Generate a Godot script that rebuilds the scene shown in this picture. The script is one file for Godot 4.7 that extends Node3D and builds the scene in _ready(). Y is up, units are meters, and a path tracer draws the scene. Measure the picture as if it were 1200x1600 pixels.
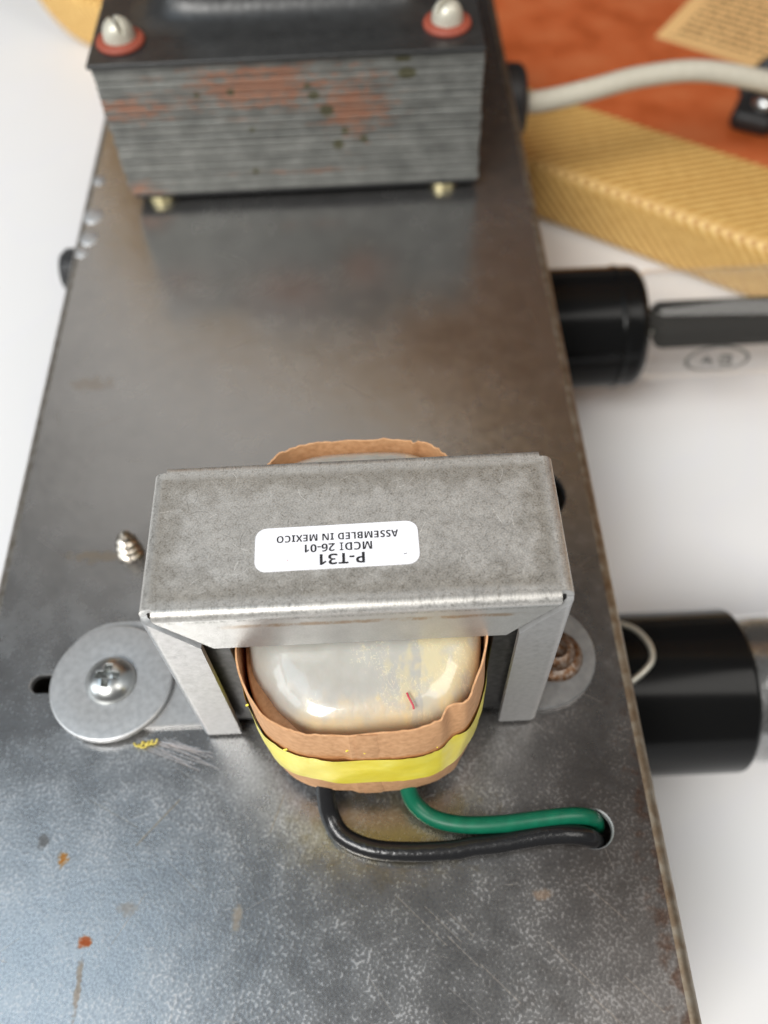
extends Node3D
# All builders take centimetres; meshes are committed in metres.

const CM := 0.01
var org := Vector3.ZERO
var used := {}

# ------------------------------------------------------------------ mesh builder
class MB:
	var v := PackedVector3Array()
	var n := PackedVector3Array()
	var u := PackedVector2Array()

	func tri(a: Vector3, b: Vector3, c: Vector3, na: Vector3, nb: Vector3, nc: Vector3, ua := Vector2.ZERO, ub := Vector2.ZERO, uc := Vector2.ZERO) -> void:
		if (b - a).cross(c - a).dot(na + nb + nc) > 0.0:   # Godot's front faces run clockwise
			v.append_array([a, c, b]); n.append_array([na, nc, nb]); u.append_array([ua, uc, ub])
		else:
			v.append_array([a, b, c]); n.append_array([na, nb, nc]); u.append_array([ua, ub, uc])

	func flat(a: Vector3, b: Vector3, c: Vector3, d: Vector3, nn: Vector3, ua := Vector2.ZERO, ub := Vector2.ZERO, uc := Vector2.ZERO, ud := Vector2.ZERO) -> void:
		tri(a, b, c, nn, nn, nn, ua, ub, uc)
		tri(a, c, d, nn, nn, nn, ua, uc, ud)

	# a grid of points; rows x cols; wrap flags; normals smooth from the grid itself
	func grid(p: Array, wrap_u := false, wrap_v := false, uv: Array = [], flip := 0) -> void:
		var nu := p.size()
		var nv: int = p[0].size()
		var nor := []
		var mid := Vector3.ZERO
		for r in p:
			for q in r: mid += q
		mid /= nu * nv
		var score := 0.0
		for i in nu:
			var row := PackedVector3Array()
			for j in nv:
				var i0 := (i - 1 + nu) % nu if wrap_u else maxi(i - 1, 0)
				var i1 := (i + 1) % nu if wrap_u else mini(i + 1, nu - 1)
				var j0 := (j - 1 + nv) % nv if wrap_v else maxi(j - 1, 0)
				var j1 := (j + 1) % nv if wrap_v else mini(j + 1, nv - 1)
				var du: Vector3 = p[i1][j] - p[i0][j]
				var dv: Vector3 = p[i][j1] - p[i][j0]
				if dv.length() < 1e-7:   # a pole: take the row beside it
					var k := i + 1 if i < nu / 2 else i - 1
					dv = p[k][j1] - p[k][j0]
				if du.length() < 1e-7:
					var k2 := j + 1 if j < nv / 2 else j - 1
					du = p[i1][k2] - p[i0][k2]
				var nn := du.cross(dv).normalized()
				score += nn.dot(p[i][j] - mid)
				row.append(nn)
			nor.append(row)
		var s := 1.0 if score >= 0.0 else -1.0
		if flip != 0: s = float(flip)
		for i in (nu if wrap_u else nu - 1):
			for j in (nv if wrap_v else nv - 1):
				var a := i; var b := (i + 1) % nu; var c := j; var d := (j + 1) % nv
				var uu := [Vector2.ZERO, Vector2.ZERO, Vector2.ZERO, Vector2.ZERO]
				if uv.size(): uu = [uv[a][c], uv[b][c], uv[b][d], uv[a][d]]
				tri(p[a][c], p[b][c], p[b][d], nor[a][c] * s, nor[b][c] * s, nor[b][d] * s, uu[0], uu[1], uu[2])
				tri(p[a][c], p[b][d], p[a][d], nor[a][c] * s, nor[b][d] * s, nor[a][d] * s, uu[0], uu[2], uu[3])

	# rounded box: centre, full size, edge radius; turned by a basis; uv = x,y,z planes in cm
	func rbox(c: Vector3, size: Vector3, r: float, turn := Basis.IDENTITY, k := 2) -> void:
		var h := size / 2.0
		r = minf(r, minf(h.x, minf(h.y, h.z)) * 0.98)
		for ax in 3:
			var a1 := (ax + 1) % 3
			var a2 := (ax + 2) % 3
			var l1 := []; var l2 := []
			for e in k + 1: l1.append(-h[a1] + r * (1.0 - tan(PI / 4 * (1.0 - float(e) / k)))); l2.append(-h[a2] + r * (1.0 - tan(PI / 4 * (1.0 - float(e) / k))))
			for e in range(k, -1, -1): l1.append(-l1[e]); l2.append(-l2[e])
			for sg in [-1.0, 1.0]:
				var pts := []; var ns := []
				for s1 in l1:
					var rp := []; var rn := []
					for s2 in l2:
						var q := Vector3.ZERO
						q[ax] = sg * h[ax]; q[a1] = s1; q[a2] = s2
						var inn := Vector3(clampf(q.x, -h.x + r, h.x - r), clampf(q.y, -h.y + r, h.y - r), clampf(q.z, -h.z + r, h.z - r))
						var nn := (q - inn).normalized()
						rp.append(inn + nn * r); rn.append(nn)
					pts.append(rp); ns.append(rn)
				for i in l1.size() - 1:
					for j in l2.size() - 1:
						var ix := [[i, j], [i + 1, j], [i + 1, j + 1], [i, j + 1]]
						var P := []; var N := []; var U := []
						for e in ix:
							var lp: Vector3 = pts[e[0]][e[1]]
							P.append(c + turn * lp); N.append(turn * ns[e[0]][e[1]])
							U.append(Vector2(lp[a1], lp[a2]) if ax != 0 else Vector2(lp.z, lp.y))
						tri(P[0], P[1], P[2], N[0], N[1], N[2], U[0], U[1], U[2])
						tri(P[0], P[2], P[3], N[0], N[2], N[3], U[0], U[2], U[3])

	# lathe: profile of Vector2(radius, along), round an axis from c; hard where a profile point is doubled
	func lathe(c: Vector3, axis: Vector3, prof: Array, seg := 32, squash := Vector2.ONE) -> void:
		axis = axis.normalized()
		var e1 := axis.cross(Vector3(0.0, 0.0, 1.0) if absf(axis.z) < 0.9 else Vector3(1.0, 0.0, 0.0)).normalized()
		var e2 := axis.cross(e1).normalized()
		var runs := [[prof[0]]]
		for i in range(1, prof.size()):
			if (prof[i] - prof[i - 1]).length() < 1e-6: runs.append([prof[i]])
			else: runs[-1].append(prof[i])
		var total := 0.0
		for run in runs:
			if run.size() < 2: continue
			for i in run.size() - 1:
				var a: Vector2 = run[i]; var b: Vector2 = run[i + 1]
				var na := _pn(run, i); var nb := _pn(run, i + 1)
				for j in seg:
					var t0 := TAU * j / seg; var t1 := TAU * (j + 1) / seg
					var d0 := e1 * cos(t0) * squash.x + e2 * sin(t0) * squash.y
					var d1 := e1 * cos(t1) * squash.x + e2 * sin(t1) * squash.y
					var P := [c + d0 * a.x + axis * a.y, c + d0 * b.x + axis * b.y, c + d1 * b.x + axis * b.y, c + d1 * a.x + axis * a.y]
					var N := [(d0 * na.x + axis * na.y), (d0 * nb.x + axis * nb.y), (d1 * nb.x + axis * nb.y), (d1 * na.x + axis * na.y)]
					var L := (b - a).length()
					var U := [Vector2(t0 / TAU, total), Vector2(t0 / TAU, total + L), Vector2(t1 / TAU, total + L), Vector2(t1 / TAU, total)]
					if b.x > 1e-6: tri(P[0], P[1], P[2], N[0], N[1], N[2], U[0], U[1], U[2])
					if a.x > 1e-6: tri(P[0], P[2], P[3], N[0], N[2], N[3], U[0], U[2], U[3])
				total += (b - a).length()

	func _pn(run: Array, i: int) -> Vector2:   # outward where the profile is walked from the bottom outwards and up
		var t: Vector2 = run[mini(i + 1, run.size() - 1)] - run[maxi(i - 1, 0)]
		return Vector2(t.y, -t.x).normalized()

	# tube along a smoothed path
	func tube(path: Array, r: float, seg := 14, steps := 8, caps := true, taper := 1.0) -> void:
		var pts := PackedVector3Array()
		for i in path.size() - 1:
			var p0: Vector3 = path[maxi(i - 1, 0)]; var p1: Vector3 = path[i]; var p2: Vector3 = path[i + 1]; var p3: Vector3 = path[mini(i + 2, path.size() - 1)]
			for s in steps: pts.append(p1.cubic_interpolate(p2, p0, p3, float(s) / steps))
		pts.append(path[-1])
		var g := []; var uvs := []
		var e1 := Vector3.ZERO
		var len := 0.0
		for i in pts.size():
			var t := (pts[mini(i + 1, pts.size() - 1)] - pts[maxi(i - 1, 0)]).normalized()
			if e1 == Vector3.ZERO: e1 = t.cross(Vector3(0.3, 1.0, 0.2)).normalized()
			e1 = (e1 - t * e1.dot(t)).normalized()
			var e2 := t.cross(e1)
			if i: len += pts[i].distance_to(pts[i - 1])
			var rr := r * lerpf(1.0, taper, float(i) / (pts.size() - 1))
			var row := []; var ru := []
			for j in seg + 1:
				var a := TAU * j / seg
				row.append(pts[i] + (e1 * cos(a) + e2 * sin(a)) * rr)
				ru.append(Vector2(float(j) / seg, len))
			g.append(row); uvs.append(ru)
		# explicit normals: away from the centre line
		for i in pts.size() - 1:
			for j in seg:
				var P := [g[i][j], g[i + 1][j], g[i + 1][j + 1], g[i][j + 1]]
				var N := [(g[i][j] - pts[i]).normalized(), (g[i + 1][j] - pts[i + 1]).normalized(), (g[i + 1][j + 1] - pts[i + 1]).normalized(), (g[i][j + 1] - pts[i]).normalized()]
				tri(P[0], P[1], P[2], N[0], N[1], N[2], uvs[i][j], uvs[i + 1][j], uvs[i + 1][j + 1])
				tri(P[0], P[2], P[3], N[0], N[2], N[3], uvs[i][j], uvs[i + 1][j + 1], uvs[i][j + 1])
		if caps:
			for e in [0, pts.size() - 1]:
				var t := (pts[1] - pts[0]).normalized() * -1.0 if e == 0 else (pts[-1] - pts[-2]).normalized()
				for j in seg: tri(pts[e], g[e][j], g[e][j + 1], t, t, t)

	# a flat plate with an outline in x,z; from y0 up to y1, small chamfer on top
	func plate(outline: PackedVector2Array, y0: float, y1: float, ch := 0.0, uvs := 1.0, uvo := Vector2.ZERO) -> void:
		var c := Vector2.ZERO
		for p in outline: c += p
		c /= outline.size()
		var top := outline
		if ch > 0.0:
			var off := Geometry2D.offset_polygon(outline, -ch, Geometry2D.JOIN_MITER)
			if off.size() and off[0].size() == outline.size(): top = _matched(outline, off[0])
			else:
				top = PackedVector2Array()
				for p in outline: top.append(p - (p - c).normalized() * ch)
		var up := Vector3.UP
		var ids := Geometry2D.triangulate_polygon(top)
		for i in range(0, ids.size(), 3):
			var A := top[ids[i]]; var B := top[ids[i + 1]]; var C := top[ids[i + 2]]
			tri(Vector3(A.x, y1, A.y), Vector3(B.x, y1, B.y), Vector3(C.x, y1, C.y), up, up, up, (A - uvo) * uvs, (B - uvo) * uvs, (C - uvo) * uvs)
			tri(Vector3(A.x, y0, A.y), Vector3(B.x, y0, B.y), Vector3(C.x, y0, C.y), -up, -up, -up)
		var area := 0.0
		for i in outline.size(): area += outline[i].cross(outline[(i + 1) % outline.size()])
		for i in outline.size():
			var k := (i + 1) % outline.size()
			var a := outline[i]; var b := outline[k]
			var d := (b - a).normalized()
			var o := Vector2(d.y, -d.x) * signf(area)
			var on := Vector3(o.x, 0, o.y)
			flat(Vector3(a.x, y0, a.y), Vector3(b.x, y0, b.y), Vector3(b.x, y1 - ch, b.y), Vector3(a.x, y1 - ch, a.y), on)
			if ch > 0.0:
				var cn := (on + up).normalized()
				flat(Vector3(a.x, y1 - ch, a.y), Vector3(b.x, y1 - ch, b.y), Vector3(top[k].x, y1, top[k].y), Vector3(top[i].x, y1, top[i].y), cn)

	func _matched(a: PackedVector2Array, b: PackedVector2Array) -> PackedVector2Array:
		var out := PackedVector2Array()
		for p in a:
			var best := b[0]
			for q in b:
				if q.distance_squared_to(p) < best.distance_squared_to(p): best = q
			out.append(best)
		return out

	func mesh(o: Vector3) -> ArrayMesh:
		var arr := []
		arr.resize(Mesh.ARRAY_MAX)
		var vv := PackedVector3Array(); vv.resize(v.size())
		for i in v.size(): vv[i] = (v[i] - o) * 0.01
		var nn := PackedVector3Array(); nn.resize(n.size())
		for i in n.size(): nn[i] = n[i].normalized() if n[i].length() > 1e-6 else Vector3.UP
		arr[Mesh.ARRAY_VERTEX] = vv; arr[Mesh.ARRAY_NORMAL] = nn; arr[Mesh.ARRAY_TEX_UV] = u
		var m := ArrayMesh.new()
		m.add_surface_from_arrays(Mesh.PRIMITIVE_TRIANGLES, arr)
		return m

# ------------------------------------------------------------------ naming
func numbered(called: String) -> String:
	used[called] = used.get(called, -1) + 1
	return called if used[called] == 0 else "%s_%03d" % [called, used[called]]

func tag(o: Node, label: String, category := "", group := "", kind := "") -> void:
	if label: o.set_meta("label", label)
	if category: o.set_meta("category", category)
	if group: o.set_meta("group", group)
	if kind: o.set_meta("kind", kind)

func thing(called: String, label: String, category: String, base: Vector3, group := "") -> Node3D:
	var o := Node3D.new()
	o.name = numbered(called); add_child(o, true)
	o.position = base * CM
	org = base
	tag(o, label, category, group)
	return o

func part(called: String, b: MB, m: Material, parent: Node, label := "") -> MeshInstance3D:
	var o := MeshInstance3D.new()
	o.mesh = b.mesh(org); o.material_override = m
	var k := 0
	for c in parent.get_children():
		if str(c.name) == called or str(c.name).begins_with(called + "_0"): k += 1
	o.name = called if k == 0 else "%s_%03d" % [called, k]
	parent.add_child(o, true)
	if label: o.set_meta("label", label)
	return o

func single(called: String, b: MB, m: Material, base: Vector3, label: String, category: String, group := "", kind := "") -> MeshInstance3D:
	org = base
	var o := MeshInstance3D.new()
	o.mesh = b.mesh(base); o.material_override = m
	o.name = numbered(called); add_child(o, true)
	o.position = base * CM
	tag(o, label, category, group, kind)
	return o

# ------------------------------------------------------------------ materials
func lin(r: float, g: float, b: float, a := 1.0) -> Color:
	var c := Color(r, g, b).linear_to_srgb()
	c.a = a
	return c

func mat(c: Color, rough: float, metal := 0.0) -> StandardMaterial3D:
	var m := StandardMaterial3D.new()
	m.albedo_color = c; m.roughness = rough; m.metallic = metal
	return m

func noise(freq: float, sd: int, oct := 4, kind := FastNoiseLite.TYPE_SIMPLEX_SMOOTH) -> FastNoiseLite:
	var f := FastNoiseLite.new()
	f.noise_type = kind; f.frequency = freq; f.seed = sd
	f.fractal_octaves = oct
	if oct <= 1: f.fractal_type = FastNoiseLite.FRACTAL_NONE
	return f

func ntex(size: int, freq: float, sd: int, stops: Array, cols: Array, oct := 4, kind := FastNoiseLite.TYPE_SIMPLEX_SMOOTH) -> NoiseTexture2D:
	var t := NoiseTexture2D.new()
	t.width = size; t.height = size; t.seamless = true; t.generate_mipmaps = false
	t.noise = noise(freq, sd, oct, kind)
	var g := Gradient.new()
	g.offsets = PackedFloat32Array(stops); g.colors = PackedColorArray(cols)
	t.color_ramp = g
	return t

func gr(x: float) -> Color:
	return Color(x, x, x)

# triplanar noise look: tile = cm covered by one repeat
func textured(albedo: Texture2D, rough: Texture2D, tile: float, rv := 1.0, metal := 0.0, bump: Texture2D = null, bs := 0.0) -> StandardMaterial3D:
	var m := StandardMaterial3D.new()
	m.albedo_texture = albedo
	m.roughness = rv; m.metallic = metal
	if rough: m.roughness_texture = rough
	m.uv1_triplanar = true
	m.uv1_scale = Vector3.ONE * (100.0 / tile)
	if bump:
		m.heightmap_enabled = true; m.heightmap_texture = bump; m.heightmap_scale = bs
	return m

func bytes(f: FastNoiseLite, w: int, h: int) -> PackedByteArray:
	return f.get_image(w, h, false, false, false).get_data()   # not normalised: 128 is zero

func rgb_image(w: int, h: int, d: PackedByteArray) -> ImageTexture:
	return ImageTexture.create_from_image(Image.create_from_data(w, h, false, Image.FORMAT_RGB8, d))

func grey_image(w: int, h: int, d: PackedByteArray) -> ImageTexture:
	return ImageTexture.create_from_image(Image.create_from_data(w, h, false, Image.FORMAT_L8, d))

func b8(x: float) -> int:
	return clampi(int(x * 255.0), 0, 255)

# ------------------------------------------------------------------ the look of the plated chassis
const CX0 := -6.99
const CX1 := 3.93
const CZ0 := -28.0
const CZ1 := 1.0

func chassis_material() -> StandardMaterial3D:
	var W := 771
	var H := 2048
	var px := W / (CX1 - CX0)
	var fine := bytes(noise(0.22, 3, 1), W, H)
	var mid := bytes(noise(0.02, 5, 3), W, H)
	var big := bytes(noise(0.004, 9, 3), W, H)
	var blot := bytes(noise(0.045, 21, 4), W, H)
	var tiny := bytes(noise(0.42, 13, 1), W, H)
	var al := PackedByteArray(); al.resize(W * H * 3)
	var ro := PackedByteArray(); ro.resize(W * H)
	var bu := PackedByteArray(); bu.resize(W * H)
	for j in H:
		var z := CZ0 + (j + 0.5) / H * (CZ1 - CZ0)
		var near := smoothstep(-9.0, -3.0, z)           # the front end is more weathered
		for i in W:
			var k := j * W + i
			var x := CX0 + (i + 0.5) / px
			var f := fine[k] / 255.0 - 0.5
			var m := mid[k] / 255.0 - 0.5
			var g := big[k] / 255.0 - 0.5
			var t := tiny[k] / 255.0 - 0.5
			var o := blot[k] / 255.0 - 0.5
			var speck := smoothstep(0.17, 0.42, f + m * 0.45 + g * 0.25 + t * 0.22) * (0.06 + 0.94 * near)
			var pit := smoothstep(0.10, 0.32, -f - m * 0.3) * near
			var base := 0.66 + g * 0.08 + m * 0.05 + t * (0.02 + 0.04 * near)
			var r := base; var gg := base * 0.99; var b := base * 0.98
			r += speck * 0.065; gg += speck * 0.065; b += speck * 0.068
			r -= pit * 0.05; gg -= pit * 0.05; b -= pit * 0.045
			# brown tarnish round the wire hole; right side darkened as a painted dark reflection
			var dh := Vector2(x - 2.9, (z + 3.0) * 0.8).length()
			var tar_and_reflection := clampf(smoothstep(0.6, 3.9, x + o * 3.0) * 0.50 + smoothstep(1.9, 0.3, dh + o * 2.0) * 0.4, 0.0, 0.8) * (1.0 - speck * 0.10)
			tar_and_reflection *= smoothstep(-16.0, -6.0, z) * 0.85 + 0.15
			r = lerpf(r, 0.33, tar_and_reflection); gg = lerpf(gg, 0.305, tar_and_reflection); b = lerpf(b, 0.29, tar_and_reflection)
			# rust creeping in from the right edge
			var rust := smoothstep(3.45, 3.95, x + o * 0.9) * smoothstep(-6.0, -1.0, z + o * 6.0)
			r = lerpf(r, 0.30, rust * 0.55); gg = lerpf(gg, 0.18, rust * 0.55); b = lerpf(b, 0.12, rust * 0.55)
			# yellowed film left of the hole, under the leads
			var yel := smoothstep(1.3, 0.2, Vector2((x + 0.1) * 0.75, (z + 3.25) * 1.5).length() + o * 1.2)
			r = lerpf(r, 0.56, yel * 0.45); gg = lerpf(gg, 0.48, yel * 0.45); b = lerpf(b, 0.30, yel * 0.45)
			al[k * 3] = b8(r); al[k * 3 + 1] = b8(gg); al[k * 3 + 2] = b8(b)
			ro[k] = b8(0.25 - near * 0.045 + speck * 0.10 + g * 0.08 + m * 0.06 + tar_and_reflection * 0.06 + near * 0.07)
			bu[k] = b8(0.5 + f * 0.07 * near + m * 0.25 + g * 0.5)
	# marks with a place of their own
	var mark := func(x: float, z: float, rx: float, rz: float, c: Color, amount: float, rough: float) -> void:
		for jj in range(int((z - rz - CZ0) * px * 0.9985), int((z + rz - CZ0) * px) + 2):
			for ii in range(int((x - rx - CX0) * px), int((x + rx - CX0) * px) + 2):
				if ii < 0 or ii >= W or jj < 0 or jj >= H: continue
				var kk := jj * W + ii
				var dd := Vector2((CX0 + (ii + 0.5) / px - x) / rx, (CZ0 + (jj + 0.5) / px - z) / rz).length() + (blot[kk] / 255.0 - 0.5) * 1.3 + (fine[kk] / 255.0 - 0.5) * 0.35
				var s := smoothstep(1.0, 0.3, dd) * amount
				al[kk * 3] = b8(lerpf(al[kk * 3] / 255.0, c.r, s)); al[kk * 3 + 1] = b8(lerpf(al[kk * 3 + 1] / 255.0, c.g, s)); al[kk * 3 + 2] = b8(lerpf(al[kk * 3 + 2] / 255.0, c.b, s))
				if rough >= 0.0: ro[kk] = b8(lerpf(ro[kk] / 255.0, rough, s))
	mark.call(-5.04, -3.02, 0.10, 0.15, Color(0.62, 0.40, 0.16), 0.9, 0.7)
	mark.call(-4.51, -1.90, 0.12, 0.11, Color(0.60, 0.30, 0.16), 0.9, 0.75)
	mark.call(-5.35, -3.30, 0.10, 0.12, Color(0.34, 0.33, 0.32), 0.6, 0.5)
	mark.call(-4.55, -1.35, 0.05, 0.5, Color(0.50, 0.42, 0.34), 0.5, 0.6)
	mark.call(-2.40, -2.15, 0.09, 0.30, Color(0.62, 0.52, 0.40), 0.4, 0.6)
	mark.call(-3.95, -2.35, 0.20, 0.14, Color(0.60, 0.52, 0.44), 0.3, 0.6)
	mark.call(2.0, -2.25, 0.16, 0.10, Color(0.60, 0.46, 0.34), 0.4, 0.6)
	mark.call(-5.2, -8.25, 0.75, 0.16, Color(0.66, 0.58, 0.48), 0.5, 0.5)
	mark.call(-5.9, -12.4, 0.55, 0.25, Color(0.64, 0.57, 0.50), 0.3, 0.42)
	# scratches: bright, rough lines
	var rng := RandomNumberGenerator.new()
	rng.seed = 77
	var scratch := func(a: Vector2, b: Vector2, c: Color, amount: float, wpx: float) -> void:
		var n := int(a.distance_to(b) * px * 1.5) + 2
		for s in n:
			var q := a.lerp(b, float(s) / n)
			var fx := (q.x - CX0) * px; var fy := (q.y - CZ0) * H / (CZ1 - CZ0)
			for oy in range(-2, 3):
				for ox in range(-2, 3):
					var ii := int(fx) + ox; var jj := int(fy) + oy
					if ii < 0 or ii >= W or jj < 0 or jj >= H: continue
					var s2 := clampf(wpx - Vector2(ii + 0.5 - fx, jj + 0.5 - fy).length() + 0.5, 0.0, 1.0) * amount * (0.6 + 0.8 * fine[jj * W + ii] / 255.0)
					s2 = minf(s2, 1.0)
					var kk := jj * W + ii
					al[kk * 3] = b8(lerpf(al[kk * 3] / 255.0, c.r, s2)); al[kk * 3 + 1] = b8(lerpf(al[kk * 3 + 1] / 255.0, c.g, s2)); al[kk * 3 + 2] = b8(lerpf(al[kk * 3 + 2] / 255.0, c.b, s2))
					ro[kk] = b8(lerpf(ro[kk] / 255.0, 0.5, s2)); bu[kk] = b8(bu[kk] / 255.0 - 0.12 * s2)
	for s in 14:   # the fan of scratches beside the big washer
		var a := Vector2(-4.12 + rng.randf() * 0.55, -4.86 + rng.randf() * 0.22)
		scratch.call(a, a + Vector2(0.45 + rng.randf() * 0.45, 0.16 + rng.randf() * 0.26), Color(0.82, 0.77, 0.75), 0.6, 0.5)
	for s in 70:   # a rubbed band across the plate in front of the power transformer
		var a := Vector2(-5.3 + rng.randf() * 4.6, -15.2 + rng.randfn() * 0.18 + 0.1)
		scratch.call(a, a + Vector2(0.1 + rng.randf() * 0.3, -0.1 - rng.randf() * 0.25), Color(0.72, 0.70, 0.68), 0.30, 0.5)
	for s in 120:   # light hairlines all over
		var a := Vector2(rng.randf_range(-6.8, 3.8), rng.randf_range(-17.0, 0.5))
		var d := Vector2.from_angle(rng.randf() * TAU) * rng.randf_range(0.15, 0.9)
		scratch.call(a, a + d, Color(0.70, 0.66, 0.62), rng.randf_range(0.15, 0.45), 0.35)
	for s in 10:
		var a := Vector2(rng.randf_range(-0.2, 3.0), rng.randf_range(-2.4, -0.5))
		scratch.call(a, a + Vector2(0.5, 0.5) * rng.randf_range(0.6, 1.4), Color(0.70, 0.64, 0.58), 0.4, 0.4)
	scratch.call(Vector2(-4.75, -3.9), Vector2(-3.95, -4.55 + 1.1), Color(0.62, 0.55, 0.45), 0.12, 0.6)
	scratch.call(Vector2(-3.95, -3.2), Vector2(-3.35, -3.85), Color(0.62, 0.55, 0.45), 0.25, 0.9)
	scratch.call(Vector2(-1.95, -3.3), Vector2(-1.75, -3.85), Color(0.62, 0.55, 0.45), 0.2, 0.8)
	var m := StandardMaterial3D.new()
	m.albedo_texture = rgb_image(W, H, al)
	m.roughness = 1.0
	m.roughness_texture = grey_image(W, H, ro)
	m.metallic = 0.92
	m.heightmap_enabled = true; m.heightmap_texture = grey_image(W, H, bu); m.heightmap_scale = 0.010
	m.texture_repeat = false
	return m

func cuv(x: float, z: float) -> Vector2:
	return Vector2((x - CX0) / (CX1 - CX0), (z - CZ0) / (CZ1 - CZ0))

func sheet_rect(b: MB, x0: float, x1: float, z0: float, z1: float) -> void:
	if x1 - x0 < 1e-4 or z1 - z0 < 1e-4: return
	b.flat(Vector3(x0, 0, z0), Vector3(x1, 0, z0), Vector3(x1, 0, z1), Vector3(x0, 0, z1), Vector3.UP, cuv(x0, z0), cuv(x1, z0), cuv(x1, z1), cuv(x0, z1))

# a rectangle of sheet with a hole; the hole's wall goes down by the sheet's thickness
func sheet_hole(b: MB, wall: MB, x0: float, x1: float, z0: float, z1: float, hole: Callable, c: Vector2) -> void:
	var angs := []
	for i in 48: angs.append(TAU * i / 48)
	for q in [Vector2(x0, z0), Vector2(x1, z0), Vector2(x1, z1), Vector2(x0, z1)]: angs.append(fposmod((q - c).angle(), TAU))
	angs.sort()
	var outp := func(a: float) -> Vector2:
		var d := Vector2.from_angle(a)
		var t := 1e9
		if absf(d.x) > 1e-9: t = minf(t, ((x1 if d.x > 0 else x0) - c.x) / d.x)
		if absf(d.y) > 1e-9: t = minf(t, ((z1 if d.y > 0 else z0) - c.y) / d.y)
		return c + d * t
	for i in angs.size():
		var a: float = angs[i]; var a2: float = angs[(i + 1) % angs.size()]
		var h0: Vector2 = hole.call(a); var h1: Vector2 = hole.call(a2)
		var o0: Vector2 = outp.call(a); var o1: Vector2 = outp.call(a2)
		b.flat(Vector3(h0.x, 0, h0.y), Vector3(h1.x, 0, h1.y), Vector3(o1.x, 0, o1.y), Vector3(o0.x, 0, o0.y), Vector3.UP, cuv(h0.x, h0.y), cuv(h1.x, h1.y), cuv(o1.x, o1.y), cuv(o0.x, o0.y))
		var e := 0.02   # a small broken edge that catches the light
		var i0 := Vector3(c.x - h0.x, 0, c.y - h0.y).normalized(); var i1 := Vector3(c.x - h1.x, 0, c.y - h1.y).normalized()
		var p0 := Vector3(h0.x, 0, h0.y); var p1 := Vector3(h1.x, 0, h1.y)
		wall.tri(p0, p1, p1 + i1 * e - Vector3(0, e, 0), i0 + Vector3.UP, i1 + Vector3.UP, i1 + Vector3.UP)
		wall.tri(p0, p1 + i1 * e - Vector3(0, e, 0), p0 + i0 * e - Vector3(0, e, 0), i0 + Vector3.UP, i1 + Vector3.UP, i0 + Vector3.UP)
		wall.tri(p0 + i0 * e - Vector3(0, e, 0), p1 + i1 * e - Vector3(0, e, 0), p1 + i1 * e - Vector3(0, 0.13, 0), i0, i1, i1)
		wall.tri(p0 + i0 * e - Vector3(0, e, 0), p1 + i1 * e - Vector3(0, 0.13, 0), p0 + i0 * e - Vector3(0, 0.13, 0), i0, i1, i0)

# ------------------------------------------------------------------ text
func char_geo(b: MB, s: String, font: Font, size_cm: float, at: Vector3, right: Vector3, up: Vector3, squeeze: float, weight := 0.0) -> void:
	# letters one by one, flat printed ink a hair above the paper; 'at' is the middle of the line
	var fs := 64
	var k := size_cm / fs
	var width := 0.0
	var adv := []
	for i in s.length():
		var w := font.get_string_size(s[i], HORIZONTAL_ALIGNMENT_LEFT, -1, fs).x * k * squeeze
		if s[i] == "I": w = size_cm * 0.42 * squeeze
		adv.append(w); width += w
	var x := -width / 2.0
	var nn := right.cross(up).normalized()
	for i in s.length():
		if s[i] != " ":
			if s[i] == "I":   # a capital I with bars
				var hh := size_cm * 0.36
				var st := size_cm * (0.055 + weight)
				var cx = x + adv[i] / 2.0
				for q in [[-st, st, -hh, hh], [-size_cm * 0.15, size_cm * 0.15, hh - st * 1.7, hh], [-size_cm * 0.15, size_cm * 0.15, -hh, -hh + st * 1.7]]:
					var off := nn * (0.0004 * (1 if q[2] == -hh and q[3] == hh else 2))
					b.flat(at + right * (cx + q[0]) + up * q[2] + off, at + right * (cx + q[1]) + up * q[2] + off, at + right * (cx + q[1]) + up * q[3] + off, at + right * (cx + q[0]) + up * q[3] + off, nn)
			else:
				var tm := TextMesh.new()
				tm.text = s[i]; tm.font = font; tm.font_size = fs; tm.pixel_size = 0.01; tm.depth = 0.0
				tm.horizontal_alignment = HORIZONTAL_ALIGNMENT_LEFT; tm.vertical_alignment = VERTICAL_ALIGNMENT_CENTER
				var a := tm.get_mesh_arrays()
				var vs: PackedVector3Array = a[Mesh.ARRAY_VERTEX]
				var ix: PackedInt32Array = a[Mesh.ARRAY_INDEX]
				for e in range(0, ix.size(), 3):
					var P := []
					for q in 3:
						var pv := vs[ix[e + q]] / 0.01 * k
						P.append(at + right * (x + pv.x * squeeze) + up * (pv.y) + nn * 0.0004)
					b.tri(P[0], P[1], P[2], nn, nn, nn)
		x += adv[i]

# ------------------------------------------------------------------ scene
var M := {}

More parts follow.
